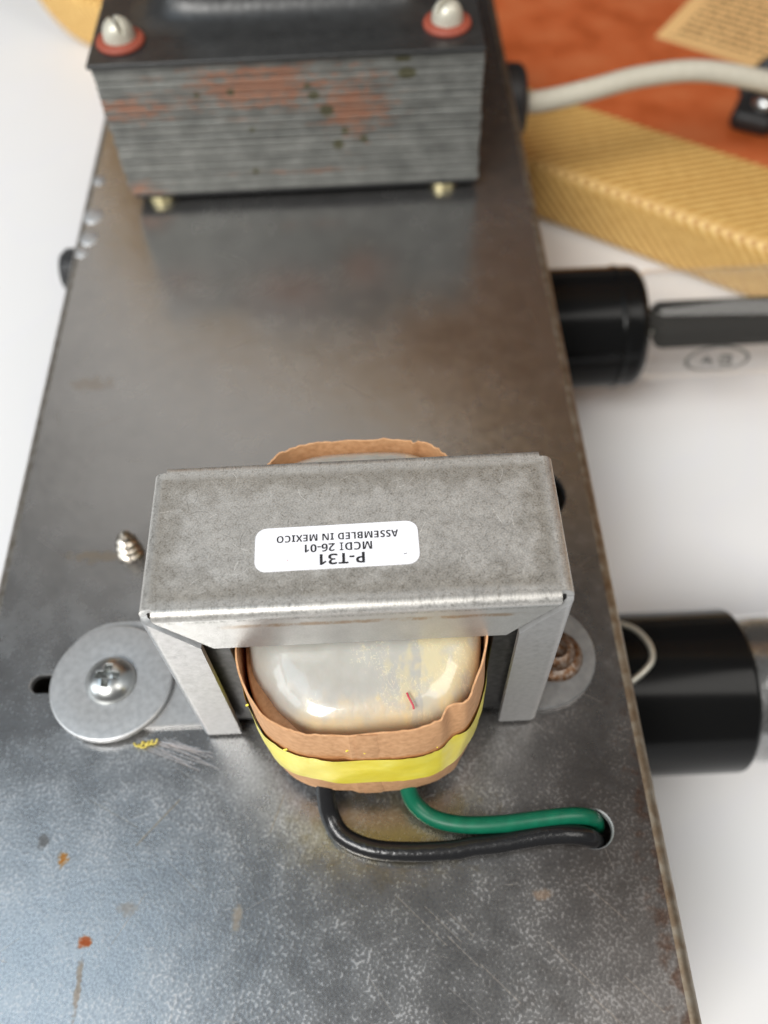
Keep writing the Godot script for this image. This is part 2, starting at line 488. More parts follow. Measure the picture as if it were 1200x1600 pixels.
func _ready() -> void:
	# ---- camera: 60 degrees, looking down along the chassis, close focus
	var cam := Camera3D.new()
	cam.name = "camera"
	var cx := Vector3(0.998897, -0.027251, 0.038247)        # right, down and forward of the picture in the scene
	var cy := Vector3(-0.046921, -0.545034, 0.837100)
	var cz := Vector3(-0.001966, -0.837971, -0.545712)
	cam.transform = Transform3D(Basis(cx, -cy, -cz).orthonormalized(), Vector3(0, 13.7 * CM, 0))
	add_child(cam)
	var att := CameraAttributesPhysical.new()
	att.frustum_focal_length = 12.0 / (800.0 / 1384.0)
	att.frustum_focus_distance = 0.117
	att.exposure_aperture = 10.0
	att.frustum_near = 0.005
	att.frustum_far = 20.0
	cam.attributes = att
	cam.fov = rad_to_deg(2.0 * atan(800.0 / 1384.0))
	cam.near = 0.005; cam.far = 20.0
	cam.current = true
	# ---- the dim room, its windows, bounced light and an added fill
	var we := WorldEnvironment.new()
	we.name = "environment"
	var env := Environment.new()
	env.background_mode = Environment.BG_COLOR
	env.background_color = lin(0.122, 0.123, 0.125)
	env.tonemap_mode = Environment.TONE_MAPPER_LINEAR
	env.tonemap_exposure = 0.98
	env.sdfgi_enabled = true; env.ssao_enabled = true; env.ssil_enabled = true
	we.environment = env
	add_child(we)
	area("window_light", Vector3(-68, 155, 96), Vector3(0, 0, -10), Vector2(75, 70), 4.1, Color(1.0, 0.995, 0.98))
	area("side_window_light", Vector3(-140, 72, 35), Vector3(-2, 0, -6), Vector2(80, 100), 0.8, Color(0.95, 0.98, 1.0))
	area("right_fill_light", Vector3(95, 160, 35), Vector3(6, -7, -8), Vector2(90, 90), 1.15, Color(1.0, 0.985, 0.96))  # added fill lamp, brightens the table on the right
	area("skylight", Vector3(-80, 165, -2), Vector3(-4, 0, -2), Vector2(80, 80), 0.44, Color(0.80, 0.91, 1.0))
	area("wall_bounce_light", Vector3(-28, 118, -140), Vector3(0, 0, -8), Vector2(100, 110), 0.24, Color(1.0, 0.985, 0.96))
	materials()
	table()
	chassis()
	cabinet()
	power_transformer()
	output_transformer()
	fasteners()
	leads()
	tubes()
	cable()

func area(called: String, at: Vector3, to: Vector3, size: Vector2, energy: float, c: Color) -> void:
	var l := AreaLight3D.new()
	l.name = called
	l.area_size = size * CM
	l.light_energy = energy; l.light_color = c
	l.area_normalize_energy = true
	l.area_range = 8.0; l.area_attenuation = 2.0
	l.shadow_enabled = true
	add_child(l)
	l.look_at_from_position(at * CM, to * CM, Vector3.UP)

func materials() -> void:
	M.black = mat(lin(0.006, 0.006, 0.006), 0.16)
	M.black.metallic_specular = 0.28
	M.black_matte = mat(lin(0.02, 0.02, 0.021), 0.5)
	M.ink = mat(lin(0.012, 0.012, 0.014), 0.6)
	M.dark = mat(lin(0.01, 0.01, 0.01), 0.8)
	# dull zinc sheet with a grain
	var g1 := ntex(512, 0.05, 31, [0.0, 0.35, 0.6, 1.0], [gr(0.645), gr(0.68), gr(0.695), gr(0.72)], 4)
	var r1 := ntex(512, 0.03, 32, [0.0, 1.0], [gr(0.38), gr(0.50)], 4)
	var b1 := ntex(512, 0.12, 33, [0.0, 1.0], [gr(0.0), gr(1.0)], 3)
	M.zinc = textured(g1, r1, 3.0, 1.0, 0.55, b1, 0.0012)
	var g2 := ntex(512, 0.03, 34, [0.0, 0.5, 1.0], [gr(0.68), gr(0.73), gr(0.77)], 5)
	M.washer = textured(g2, r1, 2.2, 1.0, 0.7, b1, 0.001)
	M.screw = mat(lin(0.60, 0.61, 0.60), 0.30, 1.0)
	M.drop = mat(lin(0.42, 0.40, 0.385), 0.40, 0.9)
	M.tip = mat(lin(0.56, 0.51, 0.44), 0.28, 1.0)
	M.screw_dull = mat(lin(0.60, 0.58, 0.50), 0.42, 0.75)
	M.bolt = mat(lin(0.56, 0.53, 0.44), 0.38, 0.25)
	M.brass = mat(lin(0.62, 0.55, 0.32), 0.4, 0.7)
	M.rust_screw = textured(ntex(256, 0.03, 41, [0.0, 0.45, 0.6, 1.0], [Color(0.30, 0.17, 0.08), Color(0.42, 0.30, 0.20), Color(0.55, 0.50, 0.46), Color(0.62, 0.58, 0.55)], 4), null, 1.2, 0.45, 0.6)
	M.core = textured(ntex(256, 0.04, 43, [0.0, 1.0], [gr(0.22), gr(0.36)], 4), null, 2.0, 0.45, 0.7)
	# brown kraft paper
	var kp := ntex(512, 0.035, 51, [0.0, 0.4, 0.7, 1.0], [Color(0.78, 0.58, 0.41), Color(0.85, 0.65, 0.47), Color(0.885, 0.69, 0.51), Color(0.92, 0.75, 0.58)], 5)
	M.kraft = textured(kp, null, 2.4, 0.62, 0.0, ntex(512, 0.06, 52, [0.0, 1.0], [gr(0), gr(1)], 4), 0.004)
	M.kraft.backlight_enabled = true; M.kraft.backlight = lin(0.22, 0.12, 0.05)
	M.tape = textured(ntex(256, 0.012, 53, [0.0, 0.5, 1.0], [Color(0.95, 0.87, 0.22), Color(0.98, 0.91, 0.30), Color(0.99, 0.94, 0.42)], 3), null, 2.0, 0.28, 0.0, ntex(256, 0.02, 54, [0.0, 1.0], [gr(0), gr(1)], 3), 0.004)
	M.red = mat(lin(0.50, 0.04, 0.07), 0.5)
	M.yellow = mat(lin(0.62, 0.50, 0.10), 0.5)
	M.glass = mat(Color(0.72, 0.70, 0.66, 0.05), 0.03)
	M.glass.transparency = BaseMaterial3D.TRANSPARENCY_ALPHA
	M.fibre = textured(ntex(256, 0.05, 61, [0.0, 1.0], [Color(0.50, 0.22, 0.16), Color(0.66, 0.34, 0.26)], 4), null, 1.0, 0.6)
	M.wood = textured(ntex(512, 0.012, 63, [0.0, 0.5, 1.0], [Color(0.66, 0.31, 0.14), Color(0.78, 0.40, 0.22), Color(0.82, 0.47, 0.29)], 4), null, 14.0, 0.34)
	M.wire_black = mat(lin(0.012, 0.012, 0.013), 0.26)
	M.wire_black.metallic_specular = 0.5
	M.wire_black.heightmap_enabled = true; M.wire_black.heightmap_texture = ntex(256, 0.03, 67, [0.0, 1.0], [gr(0), gr(1)], 4); M.wire_black.heightmap_scale = 0.006; M.wire_black.uv1_triplanar = true; M.wire_black.uv1_scale = Vector3.ONE * 90.0
	M.baffle = mat(lin(0.03, 0.022, 0.018), 0.6)
	M.wire_green = textured(ntex(256, 0.03, 64, [0.0, 1.0], [Color(0.02, 0.33, 0.24), Color(0.03, 0.40, 0.29)], 3), null, 1.4, 0.36)
	M.cable = textured(ntex(256, 0.03, 65, [0.0, 1.0], [Color(0.76, 0.74, 0.67), Color(0.82, 0.80, 0.74)], 3), null, 2.0, 0.5)
	M.plate_grey = mat(lin(0.008, 0.0078, 0.0078), 0.8, 0.0)
	M.plate_grey.metallic_specular = 0.25
	M.foot = textured(ntex(256, 0.03, 36, [0.0, 1.0], [gr(0.56), gr(0.66)], 4), null, 2.0, 0.42, 0.85)  # right foot only: the shadow over it is put into this darker steel
	M.getter = textured(ntex(256, 0.05, 66, [0.0, 0.5, 1.0], [gr(0.28), gr(0.55), gr(0.86)], 3), null, 1.0, 0.22, 0.9)
	M.etch = mat(lin(0.13, 0.125, 0.115), 0.7)

func table() -> void:
	var b := MB.new()
	b.plate(PackedVector2Array([Vector2(-150, -170), Vector2(150, -170), Vector2(150, 60), Vector2(-150, 60)]), -11.0, -7.5, 0.3)
	var m := textured(ntex(256, 0.01, 71, [0.0, 1.0], [Color(0.885, 0.885, 0.89), Color(0.905, 0.905, 0.91)], 3), null, 40.0, 0.42)
	single("table_surface", b, m, Vector3(0, -7.5, -50), "white smooth table top under everything", "", "", "structure")

func chassis() -> void:
	var root := thing("amplifier_chassis", "long tarnished silver sheet metal amplifier chassis lying on the white table", "amplifier chassis", Vector3(-1.5, -7.5, -14))
	var cm := chassis_material()
	var b := MB.new()
	var wall := MB.new()
	var wall2 := MB.new()
	var wall3 := MB.new()
	var rr := 0.20
	var xa := CX0 + rr
	var xb := CX1 - rr
	sheet_rect(b, xa, xb, CZ0, -10.2)
	sheet_rect(b, xa, 1.9, -10.2, -8.2)
	sheet_hole(b, wall3, 1.9, 3.5, -10.2, -8.2, func(a: float) -> Vector2: return Vector2(2.74, -9.15) + Vector2.from_angle(a) * 0.62, Vector2(2.74, -9.15))
	sheet_rect(b, 3.5, xb, -10.2, -8.2)
	sheet_rect(b, xa, xb, -8.2, -6.4)
	# mounting slot beside the big washer
	sheet_rect(b, xa, -6.3, -6.4, -5.3)
	sheet_hole(b, wall, -6.3, -4.2, -6.4, -5.3, func(a: float) -> Vector2:
		var d := Vector2.from_angle(a)
		var hl := 0.62
		var r := 0.17
		var q := Vector2(signf(d.x) * hl if absf(d.x) > 0.05 else 0.0, 0)
		return Vector2(-5.25, -5.84) + q + d * r, Vector2(-5.25, -5.84))
	sheet_rect(b, -4.2, xb, -6.4, -5.3)
	sheet_rect(b, xa, xb, -5.3, -3.7)
	sheet_rect(b, xa, 2.3, -3.7, -2.55)
	sheet_hole(b, wall2, 2.3, 3.45, -3.7, -2.55, func(a: float) -> Vector2: return Vector2(2.87, -3.13) + Vector2.from_angle(a) * 0.30, Vector2(2.87, -3.13))
	sheet_rect(b, 3.45, xb, -3.7, -2.55)
	sheet_rect(b, xa, xb, -2.55, CZ1)
	part("top_plate", b, cm, root)
	part("slot_edge", wall, M.zinc, root)
	part("hole_edge", wall2, M.zinc, root)
	part("hole_edge", wall3, M.dark, root)
	var edge := textured(ntex(512, 0.03, 73, [0.0, 0.4, 0.55, 1.0], [Color(0.48, 0.44, 0.40), Color(0.54, 0.51, 0.47), Color(0.60, 0.58, 0.55), Color(0.64, 0.62, 0.60)], 4), ntex(256, 0.02, 74, [0.0, 1.0], [gr(0.3), gr(0.55)], 3), 5.0, 1.0, 0.85)
	var rusty := textured(ntex(512, 0.03, 75, [0.0, 0.4, 0.6, 1.0], [Color(0.44, 0.36, 0.28), Color(0.51, 0.45, 0.38), Color(0.57, 0.53, 0.47), Color(0.62, 0.60, 0.56)], 4), ntex(256, 0.02, 74, [0.0, 1.0], [gr(0.3), gr(0.55)], 3), 5.0, 1.0, 0.75)
	for s in [-1.0, 1.0]:
		var e := MB.new()
		var x: float = xa if s < 0 else xb
		var prof := []
		for k in 7: prof.append(Vector3(x + s * sin(PI / 2 * k / 6) * rr, -rr + cos(PI / 2 * k / 6) * rr, 0))
		prof.append(Vector3(x + s * rr, -3.0, 0)); prof.append(Vector3(x + s * rr, -7.45, 0))
		for k in prof.size() - 1:
			var n0 := Vector3(s * sin(PI / 2 * minf(k, 6) / 6), cos(PI / 2 * minf(k, 6) / 6), 0)
			var n1 := Vector3(s * sin(PI / 2 * minf(k + 1, 6) / 6), cos(PI / 2 * minf(k + 1, 6) / 6), 0)
			for j in 29:
				var z0 := CZ0 + j; var z1 := CZ0 + j + 1.0
				var P: Vector3 = prof[k]; var Q: Vector3 = prof[k + 1]
				e.tri(P + Vector3(0, 0, z0), P + Vector3(0, 0, z1), Q + Vector3(0, 0, z1), n0, n0, n1)
				e.tri(P + Vector3(0, 0, z0), Q + Vector3(0, 0, z1), Q + Vector3(0, 0, z0), n0, n1, n1)
		part("side_wall", e, edge if s < 0 else rusty, root, "left bent side of the chassis" if s < 0 else "right bent side of the chassis with rusty edge")
	for z in [CZ0 + 0.06, CZ1 - 0.06]:
		var ends := MB.new()
		ends.rbox(Vector3(-1.53, -3.8, z), Vector3(10.5, 7.3, 0.1), 0.02)
		part("end_wall", ends, edge, root)
	# shiny raised drops along the left edge
	for q in [Vector3(-6.66, -17.75, 0.24), Vector3(-6.64, -16.95, 0.22), Vector3(-6.74, -16.48, 0.16), Vector3(-6.70, -19.1, 0.16)]:
		var d := MB.new()
		d.lathe(Vector3(q.x, -0.005, q.y), Vector3.UP, [Vector2(q.z, 0), Vector2(q.z * 0.9, q.z * 0.10), Vector2(q.z * 0.6, q.z * 0.20), Vector2(q.z * 0.25, q.z * 0.26), Vector2(0, q.z * 0.27)], 18, Vector2(1.0, 1.25))
		part("solder_drop", d, M.zinc, root)
	# the worn black end of a knob peeping out on the left
	var k := thing("control_knob", "black ridged control knob peeping past the left edge of the chassis", "knob", Vector3(-7.0, -1.0, -17.0))
	var kb := MB.new()
	kb.lathe(Vector3(-6.98, -1.0, -17.0), Vector3.LEFT, [Vector2(0.50, 0), Vector2(0.52, 0.1), Vector2(0.50, 0.45), Vector2(0.44, 0.56), Vector2(0.0, 0.58)], 24)
	part("knob_body", kb, M.black_matte, k)
	for i in 16:
		var rb := MB.new()
		var a := TAU * i / 16
		rb.rbox(Vector3(-7.24, -1.0 + sin(a) * 0.51, -17.0 + cos(a) * 0.51), Vector3(0.42, 0.07, 0.07), 0.03, Basis(Vector3.RIGHT, -a), 1)
		part("grip_ridge", rb, M.black_matte, k)

# ------------------------------------------------------------------ cabinet
func cabinet() -> void:
	var A := Vector3(-12.11, -7.5, -38.74)
	var ex := Vector3(0.8158, 0, 0.5784).normalized()
	var ez := Vector3(ex.z, 0, -ex.x)                     # away from the viewer, into the cabinet
	var root := thing("tweed_cabinet", "open backed amplifier cabinet in yellow striped tweed with orange wood inside", "speaker cabinet", A + ex * 14.0 + ez * 9.0)
	# tweed picture: slanting cords
	var S := 256
	var d := PackedByteArray(); d.resize(S * S * 3)
	var hb := PackedByteArray(); hb.resize(S * S)
	var nz := bytes(noise(0.03, 81, 3), S, S)
	var nf := bytes(noise(0.3, 82, 2), S, S)
	for j in S:
		for i in S:
			var k := j * S + i
			var ph := float(i + j) / S * 8.0
			var w := 0.5 + 0.5 * cos(TAU * ph)
			var thread := 0.5 + 0.5 * cos(TAU * float(i - j) / S * 32.0)
			var t := clampf(w * 0.9 + thread * 0.14 + (nf[k] / 255.0 - 0.5) * 0.5 + (nz[k] / 255.0 - 0.5) * 0.3, 0.0, 1.0)
			d[k * 3] = b8(lerpf(0.66, 1.0, t)); d[k * 3 + 1] = b8(lerpf(0.42, 0.88, t)); d[k * 3 + 2] = b8(lerpf(0.14, 0.58, t))
			hb[k] = b8(w)
	var tw := StandardMaterial3D.new()
	tw.albedo_texture = rgb_image(S, S, d)
	tw.roughness = 0.5
	tw.heightmap_enabled = true; tw.heightmap_texture = grey_image(S, S, hb); tw.heightmap_scale = 0.014
	# sweep: the edge of the shell round the open back
	var x0 := -3.0; var x1 := 42.0; var y0 := -7.5; var y1 := 23.5; var R := 3.0
	var pfold := 0.0
	var prof := [Vector2(0, 18.8), Vector2(0, 6), Vector2(0, 0.45)]
	for k in range(1, 5): prof.append(Vector2(0.45 - 0.45 * cos(PI / 2 * k / 4), 0.45 - 0.45 * sin(PI / 2 * k / 4)))
	prof.append(Vector2(1.2, -0.02))
	for k in 5: prof.append(Vector2(1.85 + 0.45 * sin(PI / 2 * k / 4), 0.45 - 0.45 * cos(PI / 2 * k / 4)))
	prof.append(Vector2(2.3, 2.0)); prof.append(Vector2(2.3, 3.75))
	for k in range(1, 11): pfold += prof[k].distance_to(prof[k - 1])
	var centres := [Vector2(x0 + R, y0 + R), Vector2(x1 - R, y0 + R), Vector2(x1 - R, y1 - R), Vector2(x0 + R, y1 - R)]
	var from := [PI, 1.5 * PI, 0.0, 0.5 * PI]
	var g := []; var uvs := []
	var along := 0.0
	var last := Vector2.ZERO
	for c in 5:
		var cc: Vector2 = centres[c % 4]
		for s in 9:
			if c == 4 and s > 0: break
			var a: float = from[c % 4] + PI / 2 * s / 8
			var dir := Vector2.from_angle(a)
			var row := []; var ru := []
			var pl := 0.0
			var q0 := cc + dir * (R - 1.0)
			if c + s > 0: along += q0.distance_to(last)
			last = q0
			for k in prof.size():
				var q = cc + dir * (R - prof[k].x)
				if k: pl += prof[k].distance_to(prof[k - 1])
				row.append(A + ex * q.x + Vector3(0, q.y - y0, 0) + ez * prof[k].y)
				ru.append(Vector2(along, pl if pl < pfold else 2.0 * pfold - pl) / 3.1)
			g.append(row); uvs.append(ru)
	var b := MB.new()
	# orientation by hand: the outer side looks outwards
	var test := (Vector3(g[1][0]) - Vector3(g[0][0])).cross(Vector3(g[0][1]) - Vector3(g[0][0]))
	var outw := Vector3(g[0][0]) - (A + ex * 14.0 + Vector3(0, 15, 0) + ez * 9)
	b.grid(g, false, false, uvs, 1 if test.dot(outw) > 0 else -1)
	part("tweed_covering", b, tw, root)
	# lacquered boards inside
	var turn := Basis(ex, Vector3.UP, -ez)
	var panels := [["floor_board", Vector3(19.5, 1.15, 11.3), Vector3(41.9, 2.16, 15.0)], ["side_board", Vector3(-1.85, 15.5, 11.3), Vector3(2.16, 25.0, 15.0)], ["side_board", Vector3(40.85, 15.5, 11.3), Vector3(2.16, 25.0, 15.0)], ["baffle_board", Vector3(19.5, 15.5, 19.4), Vector3(43.9, 29.8, 1.2)]]
	for q in panels:
		var pb := MB.new()
		var c: Vector3 = q[1]
		pb.rbox(A + ex * c.x + Vector3(0, c.y, 0) + ez * c.z, q[2], 0.1, turn, 1)
		part(q[0], pb, M.baffle if q[0] == "baffle_board" else M.wood, root)
	# tube chart glued on the floor of the cabinet
	var LW := 512; var LH := 256
	var im := Image.create(LW, LH, false, Image.FORMAT_RGB8)
	im.fill(Color(0.97, 0.80, 0.55))
	var rng := RandomNumberGenerator.new(); rng.seed = 5
	for row in 9:
		var x := 46
		while x < LW - 60:
			var w := rng.randi_range(8, 34)
			im.fill_rect(Rect2i(x, 30 + row * 22, w, 10), Color(0.46, 0.33, 0.20).lerp(Color(0.66, 0.5, 0.32), rng.randf()))
			x += w + rng.randi_range(4, 12)
	im.fill_rect(Rect2i(30, 16, LW - 60, 3), Color(0.5, 0.36, 0.22)); im.fill_rect(Rect2i(30, LH - 22, LW - 60, 3), Color(0.5, 0.36, 0.22))
	var lm := mat(Color.WHITE, 0.6)
	lm.albedo_texture = ImageTexture.create_from_image(im)
	var lb := MB.new()
	var o := Vector2(22.0, 9.35)
	var du := Vector2(1, -0.03).normalized(); var dv := Vector2(0.03, 1).normalized()
	var cn := []
	for e in [[0, 0], [7.0, 0], [7.0, 5.0], [0, 5.0]]:
		var q: Vector2 = o + du * e[0] + dv * e[1]
		cn.append(A + ex * q.x + Vector3(0, 2.245, 0) + ez * q.y)
	lb.flat(cn[0], cn[1], cn[2], cn[3], Vector3.UP, Vector2(0, 1), Vector2(1, 1), Vector2(1, 0), Vector2(0, 0))
	part("paper_chart", lb, lm, root, "yellowed printed paper chart glued to the wooden floor of the cabinet")

# ------------------------------------------------------------------ power transformer at the back
func power_transformer() -> void:
	var root := thing("power_transformer", "large old power transformer with black end bell and rusty grey laminations at the back", "transformer", Vector3(-1.6, 0, -22))
	var X0 := -5.70; var X1 := 2.53; var Y0 := 0.25; var Y1 := 3.46; var ZF := -18.0; var ZB := -24.6
	# one picture for the whole face, cut up over the laminations
	var W := 1024; var H := 400
	var d := PackedByteArray(); d.resize(W * H * 3)
	var n1 := noise(1.0, 91, 4)
	var nf := bytes(noise(0.2, 92, 3), W, H)
	var nb := bytes(noise(0.012, 93, 4), W, H)
	for j in H:
		var streak := n1.get_noise_2d(3.0, j * 0.06)
		for i in W:
			var k := j * W + i
			var a := i / float(W); var c := j / float(H)      # c: 0 at the top
			var f := nf[k] / 255.0 - 0.5
			var g := nb[k] / 255.0 - 0.5
			var base := 0.45 + streak * 0.08 + f * 0.18 + g * 0.16
			var lines := absf(n1.get_noise_2d(i * 0.0016 + 90.0, j * 0.33))
			base += (lines - 0.2) * 0.17
			var st := n1.get_noise_2d(i * 0.008 + 7.0, j * 0.045)
			var st2 := n1.get_noise_2d(i * 0.03 + 31.0, j * 0.14)
			var patch := maxf(maxf(1.0 - Vector2((a - 0.08) / 0.11, (c - 0.30) / 0.09).length(), 1.0 - Vector2((a - 0.66) / 0.11, (c - 0.36) / 0.26).length()), maxf(1.0 - Vector2((a - 0.42) / 0.22, (c - 0.17) / 0.18).length(), 1.0 - Vector2((a - 0.04) / 0.07, (c - 0.93) / 0.09).length()))
			patch = maxf(patch, 0.6 - Vector2((a - 0.5) / 0.3, (c - 0.84) / 0.03).length())
			var rust := smoothstep(0.05, 0.5, patch + st * 0.8 + st2 * 0.8 + f * 0.9 + (lines - 0.25) * 0.9 - 0.17 + (0.12 if c < 0.5 else -0.05))
			var r := base * 1.0; var gg := base * 1.005; var b := base * 0.97
			r = lerpf(r, 0.64, rust * 0.62); gg = lerpf(gg, 0.38, rust * 0.62); b = lerpf(b, 0.26, rust * 0.62)
			d[k * 3] = b8(r); d[k * 3 + 1] = b8(gg); d[k * 3 + 2] = b8(b)
	for q in [[0.80, 0.13, 0.028, 0.045], [0.79, 0.03, 0.024, 0.03], [0.555, 0.26, 0.018, 0.035], [0.585, 0.37, 0.022, 0.05], [0.61, 0.63, 0.018, 0.045], [0.68, 0.60, 0.012, 0.035], [0.34, 0.21, 0.012, 0.03], [0.54, 0.19, 0.010, 0.025], [0.37, 0.82, 0.010, 0.03], [0.63, 0.53, 0.012, 0.03], [0.25, 0.22, 0.009, 0.025], [0.38, 0.49, 0.008, 0.02]]:
		for j in range(int((q[1] - q[3]) * H), int((q[1] + q[3]) * H)):
			for i in range(int((q[0] - q[2]) * W), int((q[0] + q[2]) * W)):
				if i < 0 or j < 0 or i >= W or j >= H: continue
				var k := j * W + i
				var s := smoothstep(1.0, 0.7, Vector2((i / float(W) - q[0]) / q[2], (j / float(H) - q[1]) / q[3]).length() + (nf[k] / 255.0 - 0.5) * 0.5) * 0.85
				d[k * 3] = b8(lerpf(d[k * 3] / 255.0, 0.30, s)); d[k * 3 + 1] = b8(lerpf(d[k * 3 + 1] / 255.0, 0.29, s)); d[k * 3 + 2] = b8(lerpf(d[k * 3 + 2] / 255.0, 0.20, s))
	var lm := mat(Color.WHITE, 0.42, 0.35)
	lm.albedo_texture = rgb_image(W, H, d)
	lm.heightmap_enabled = true; lm.heightmap_texture = grey_image(W, H, nf); lm.heightmap_scale = 0.006
	lm.texture_repeat = false
	var rng := RandomNumberGenerator.new(); rng.seed = 12
	var N := 17
	for k in N:
		var ya := Y0 + 0.06 + (Y1 - Y0 - 0.06) * k / N
		var yb := Y0 + 0.06 + (Y1 - Y0 - 0.06) * (k + 1) / N
		var lb := MB.new()
		var j1 := rng.randf_range(-0.02, 0.02); var j2 := rng.randf_range(-0.015, 0.015)
		var slant := 0.05 * (k / float(N) - 0.5)
		lb.rbox(Vector3((X0 + X1) / 2 + j1 - slant, (ya + yb) / 2, (ZF + ZB) / 2 + j2), Vector3(X1 - X0, yb - ya - 0.012, ZF - ZB), 0.035, Basis.IDENTITY, 2)
		for i in lb.v.size(): lb.u[i] = Vector2((lb.v[i].x - X0) / (X1 - X0), 1.0 - (lb.v[i].y - Y0) / (Y1 - Y0))
		part("lamination", lb, lm, root)
	var inner := MB.new()
	inner.rbox(Vector3((X0 + X1) / 2, (Y0 + Y1) / 2, (ZF + ZB) / 2), Vector3(X1 - X0 - 0.12, Y1 - Y0 - 0.1, ZF - ZB - 0.12), 0.02, Basis.IDENTITY, 1)
	part("core", inner, M.dark, root)
	var low := MB.new()
	low.rbox(Vector3((X0 + X1) / 2 + 0.05, Y0 + 0.02, (ZF + ZB) / 2), Vector3(X1 - X0 - 0.1, 0.10, ZF - ZB - 0.04), 0.03)
	part("lower_frame", low, M.black_matte, root)
	# black end bell: flange and raised dome
	var bm := textured(ntex(256, 0.03, 95, [0.0, 1.0], [gr(0.15), gr(0.19)], 4), ntex(256, 0.05, 96, [0.0, 1.0], [gr(0.30), gr(0.46)], 3), 4.0, 1.0, 0.0, ntex(256, 0.06, 97, [0.0, 1.0], [gr(0), gr(1)], 3), 0.006)
	var bell := MB.new()
	bell.rbox(Vector3((X0 + X1) / 2 - 0.04, Y1 + 0.06, (ZF + ZB) / 2 + 0.04), Vector3(X1 - X0 + 0.06, 0.11, ZF - ZB + 0.12), 0.04)
	var cxm := (X0 + X1) / 2 - 0.04; var czm := (ZF + ZB) / 2
	var rows := []
	for q in [[-0.2, 0.0], [-0.05, 0.012], [0.12, 0.05], [0.28, 0.12], [0.42, 0.25], [0.54, 0.45], [0.64, 0.8], [0.74, 1.5], [0.86, 2.6], [1.0, 3.2], [1.25, 3.62], [1.7, 3.82], [2.4, 3.84]]:
		var row := []
		var hw = 3.25 - q[0]; var hd = 2.25 - q[0]
		for k in 64:
			var a := TAU * k / 64
			var c := cos(a); var s := sin(a)
			var e := 0.28
			row.append(Vector3(cxm + hw * signf(c) * pow(absf(c), e), Y1 + 0.115 + q[1], czm + maxf(hd, 0.05) * signf(s) * pow(absf(s), e)))
		rows.append(row)
	bell.grid(rows, false, true, [], 0)
	part("end_bell", bell, bm, root)
	var topc := MB.new()
	topc.rbox(Vector3(cxm, Y1 + 3.84, czm), Vector3(2.2, 0.2, 0.8), 0.05)
	part("bell_top", topc, bm, root)
	for q in [[Vector3(-5.12, Y1 + 0.115, -18.72), 0.5, 0.0], [Vector3(1.78, Y1 + 0.115, -18.80), -0.9, 0.0], [Vector3(-5.12, Y1 + 0.115, -23.9), 0.9, 0.0], [Vector3(1.78, Y1 + 0.115, -23.9), 0.2, 0.0]]:
		slotted_bolt(root, q[0], q[1])
	for q in [Vector3(-5.05, 0.0, -18.38), Vector3(1.76, 0.0, -18.40), Vector3(-5.02, 0.0, -24.0), Vector3(1.74, 0.0, -24.0)]:
		var nb2 := MB.new()
		nb2.lathe(q, Vector3.UP, [Vector2(0.36, 0.0), Vector2(0.36, 0.20), Vector2(0.36, 0.20), Vector2(0.32, 0.23), Vector2(0.32, 0.23), Vector2(0.0, 0.23)], 6)
		part("mounting_nut", nb2, M.brass, root)

func slotted_bolt(root: Node, p: Vector3, ang: float) -> void:
	var w := MB.new()
	w.lathe(p, Vector3.UP, [Vector2(0.50, 0.0), Vector2(0.52, 0.03), Vector2(0.50, 0.10), Vector2(0.42, 0.12), Vector2(0.0, 0.12)], 28)
	var washer := part("fibre_washer", w, M.fibre, root)
	# round head as two half domes with the slot between them
	var h := MB.new()
	var y := p.y + 0.12
	var R := 0.34; var hh := 0.40
	var rows := []
	var turn := Basis(Vector3.UP, ang)
	for i in 25:
		var a := -1.0 + 2.0 * i / 24
		var row := []
		for j in 25:
			var c := -1.0 + 2.0 * j / 24
			var q := Vector2(a * sqrt(1 - c * c / 2), c * sqrt(1 - a * a / 2))     # square to disc
			var r := q.length()
			var yy := hh * pow(maxf(0.0, 1.0 - pow(r, 2.6)), 0.5)
			if absf(q.x) < 0.13 : yy = minf(yy, hh * 0.45)
			row.append(Vector3(p.x, y, p.z) + turn * Vector3(q.x * R, yy, q.y * R))
		rows.append(row)
	h.grid(rows, false, false, [], 0)
	part("bolt_head", h, M.bolt, root)

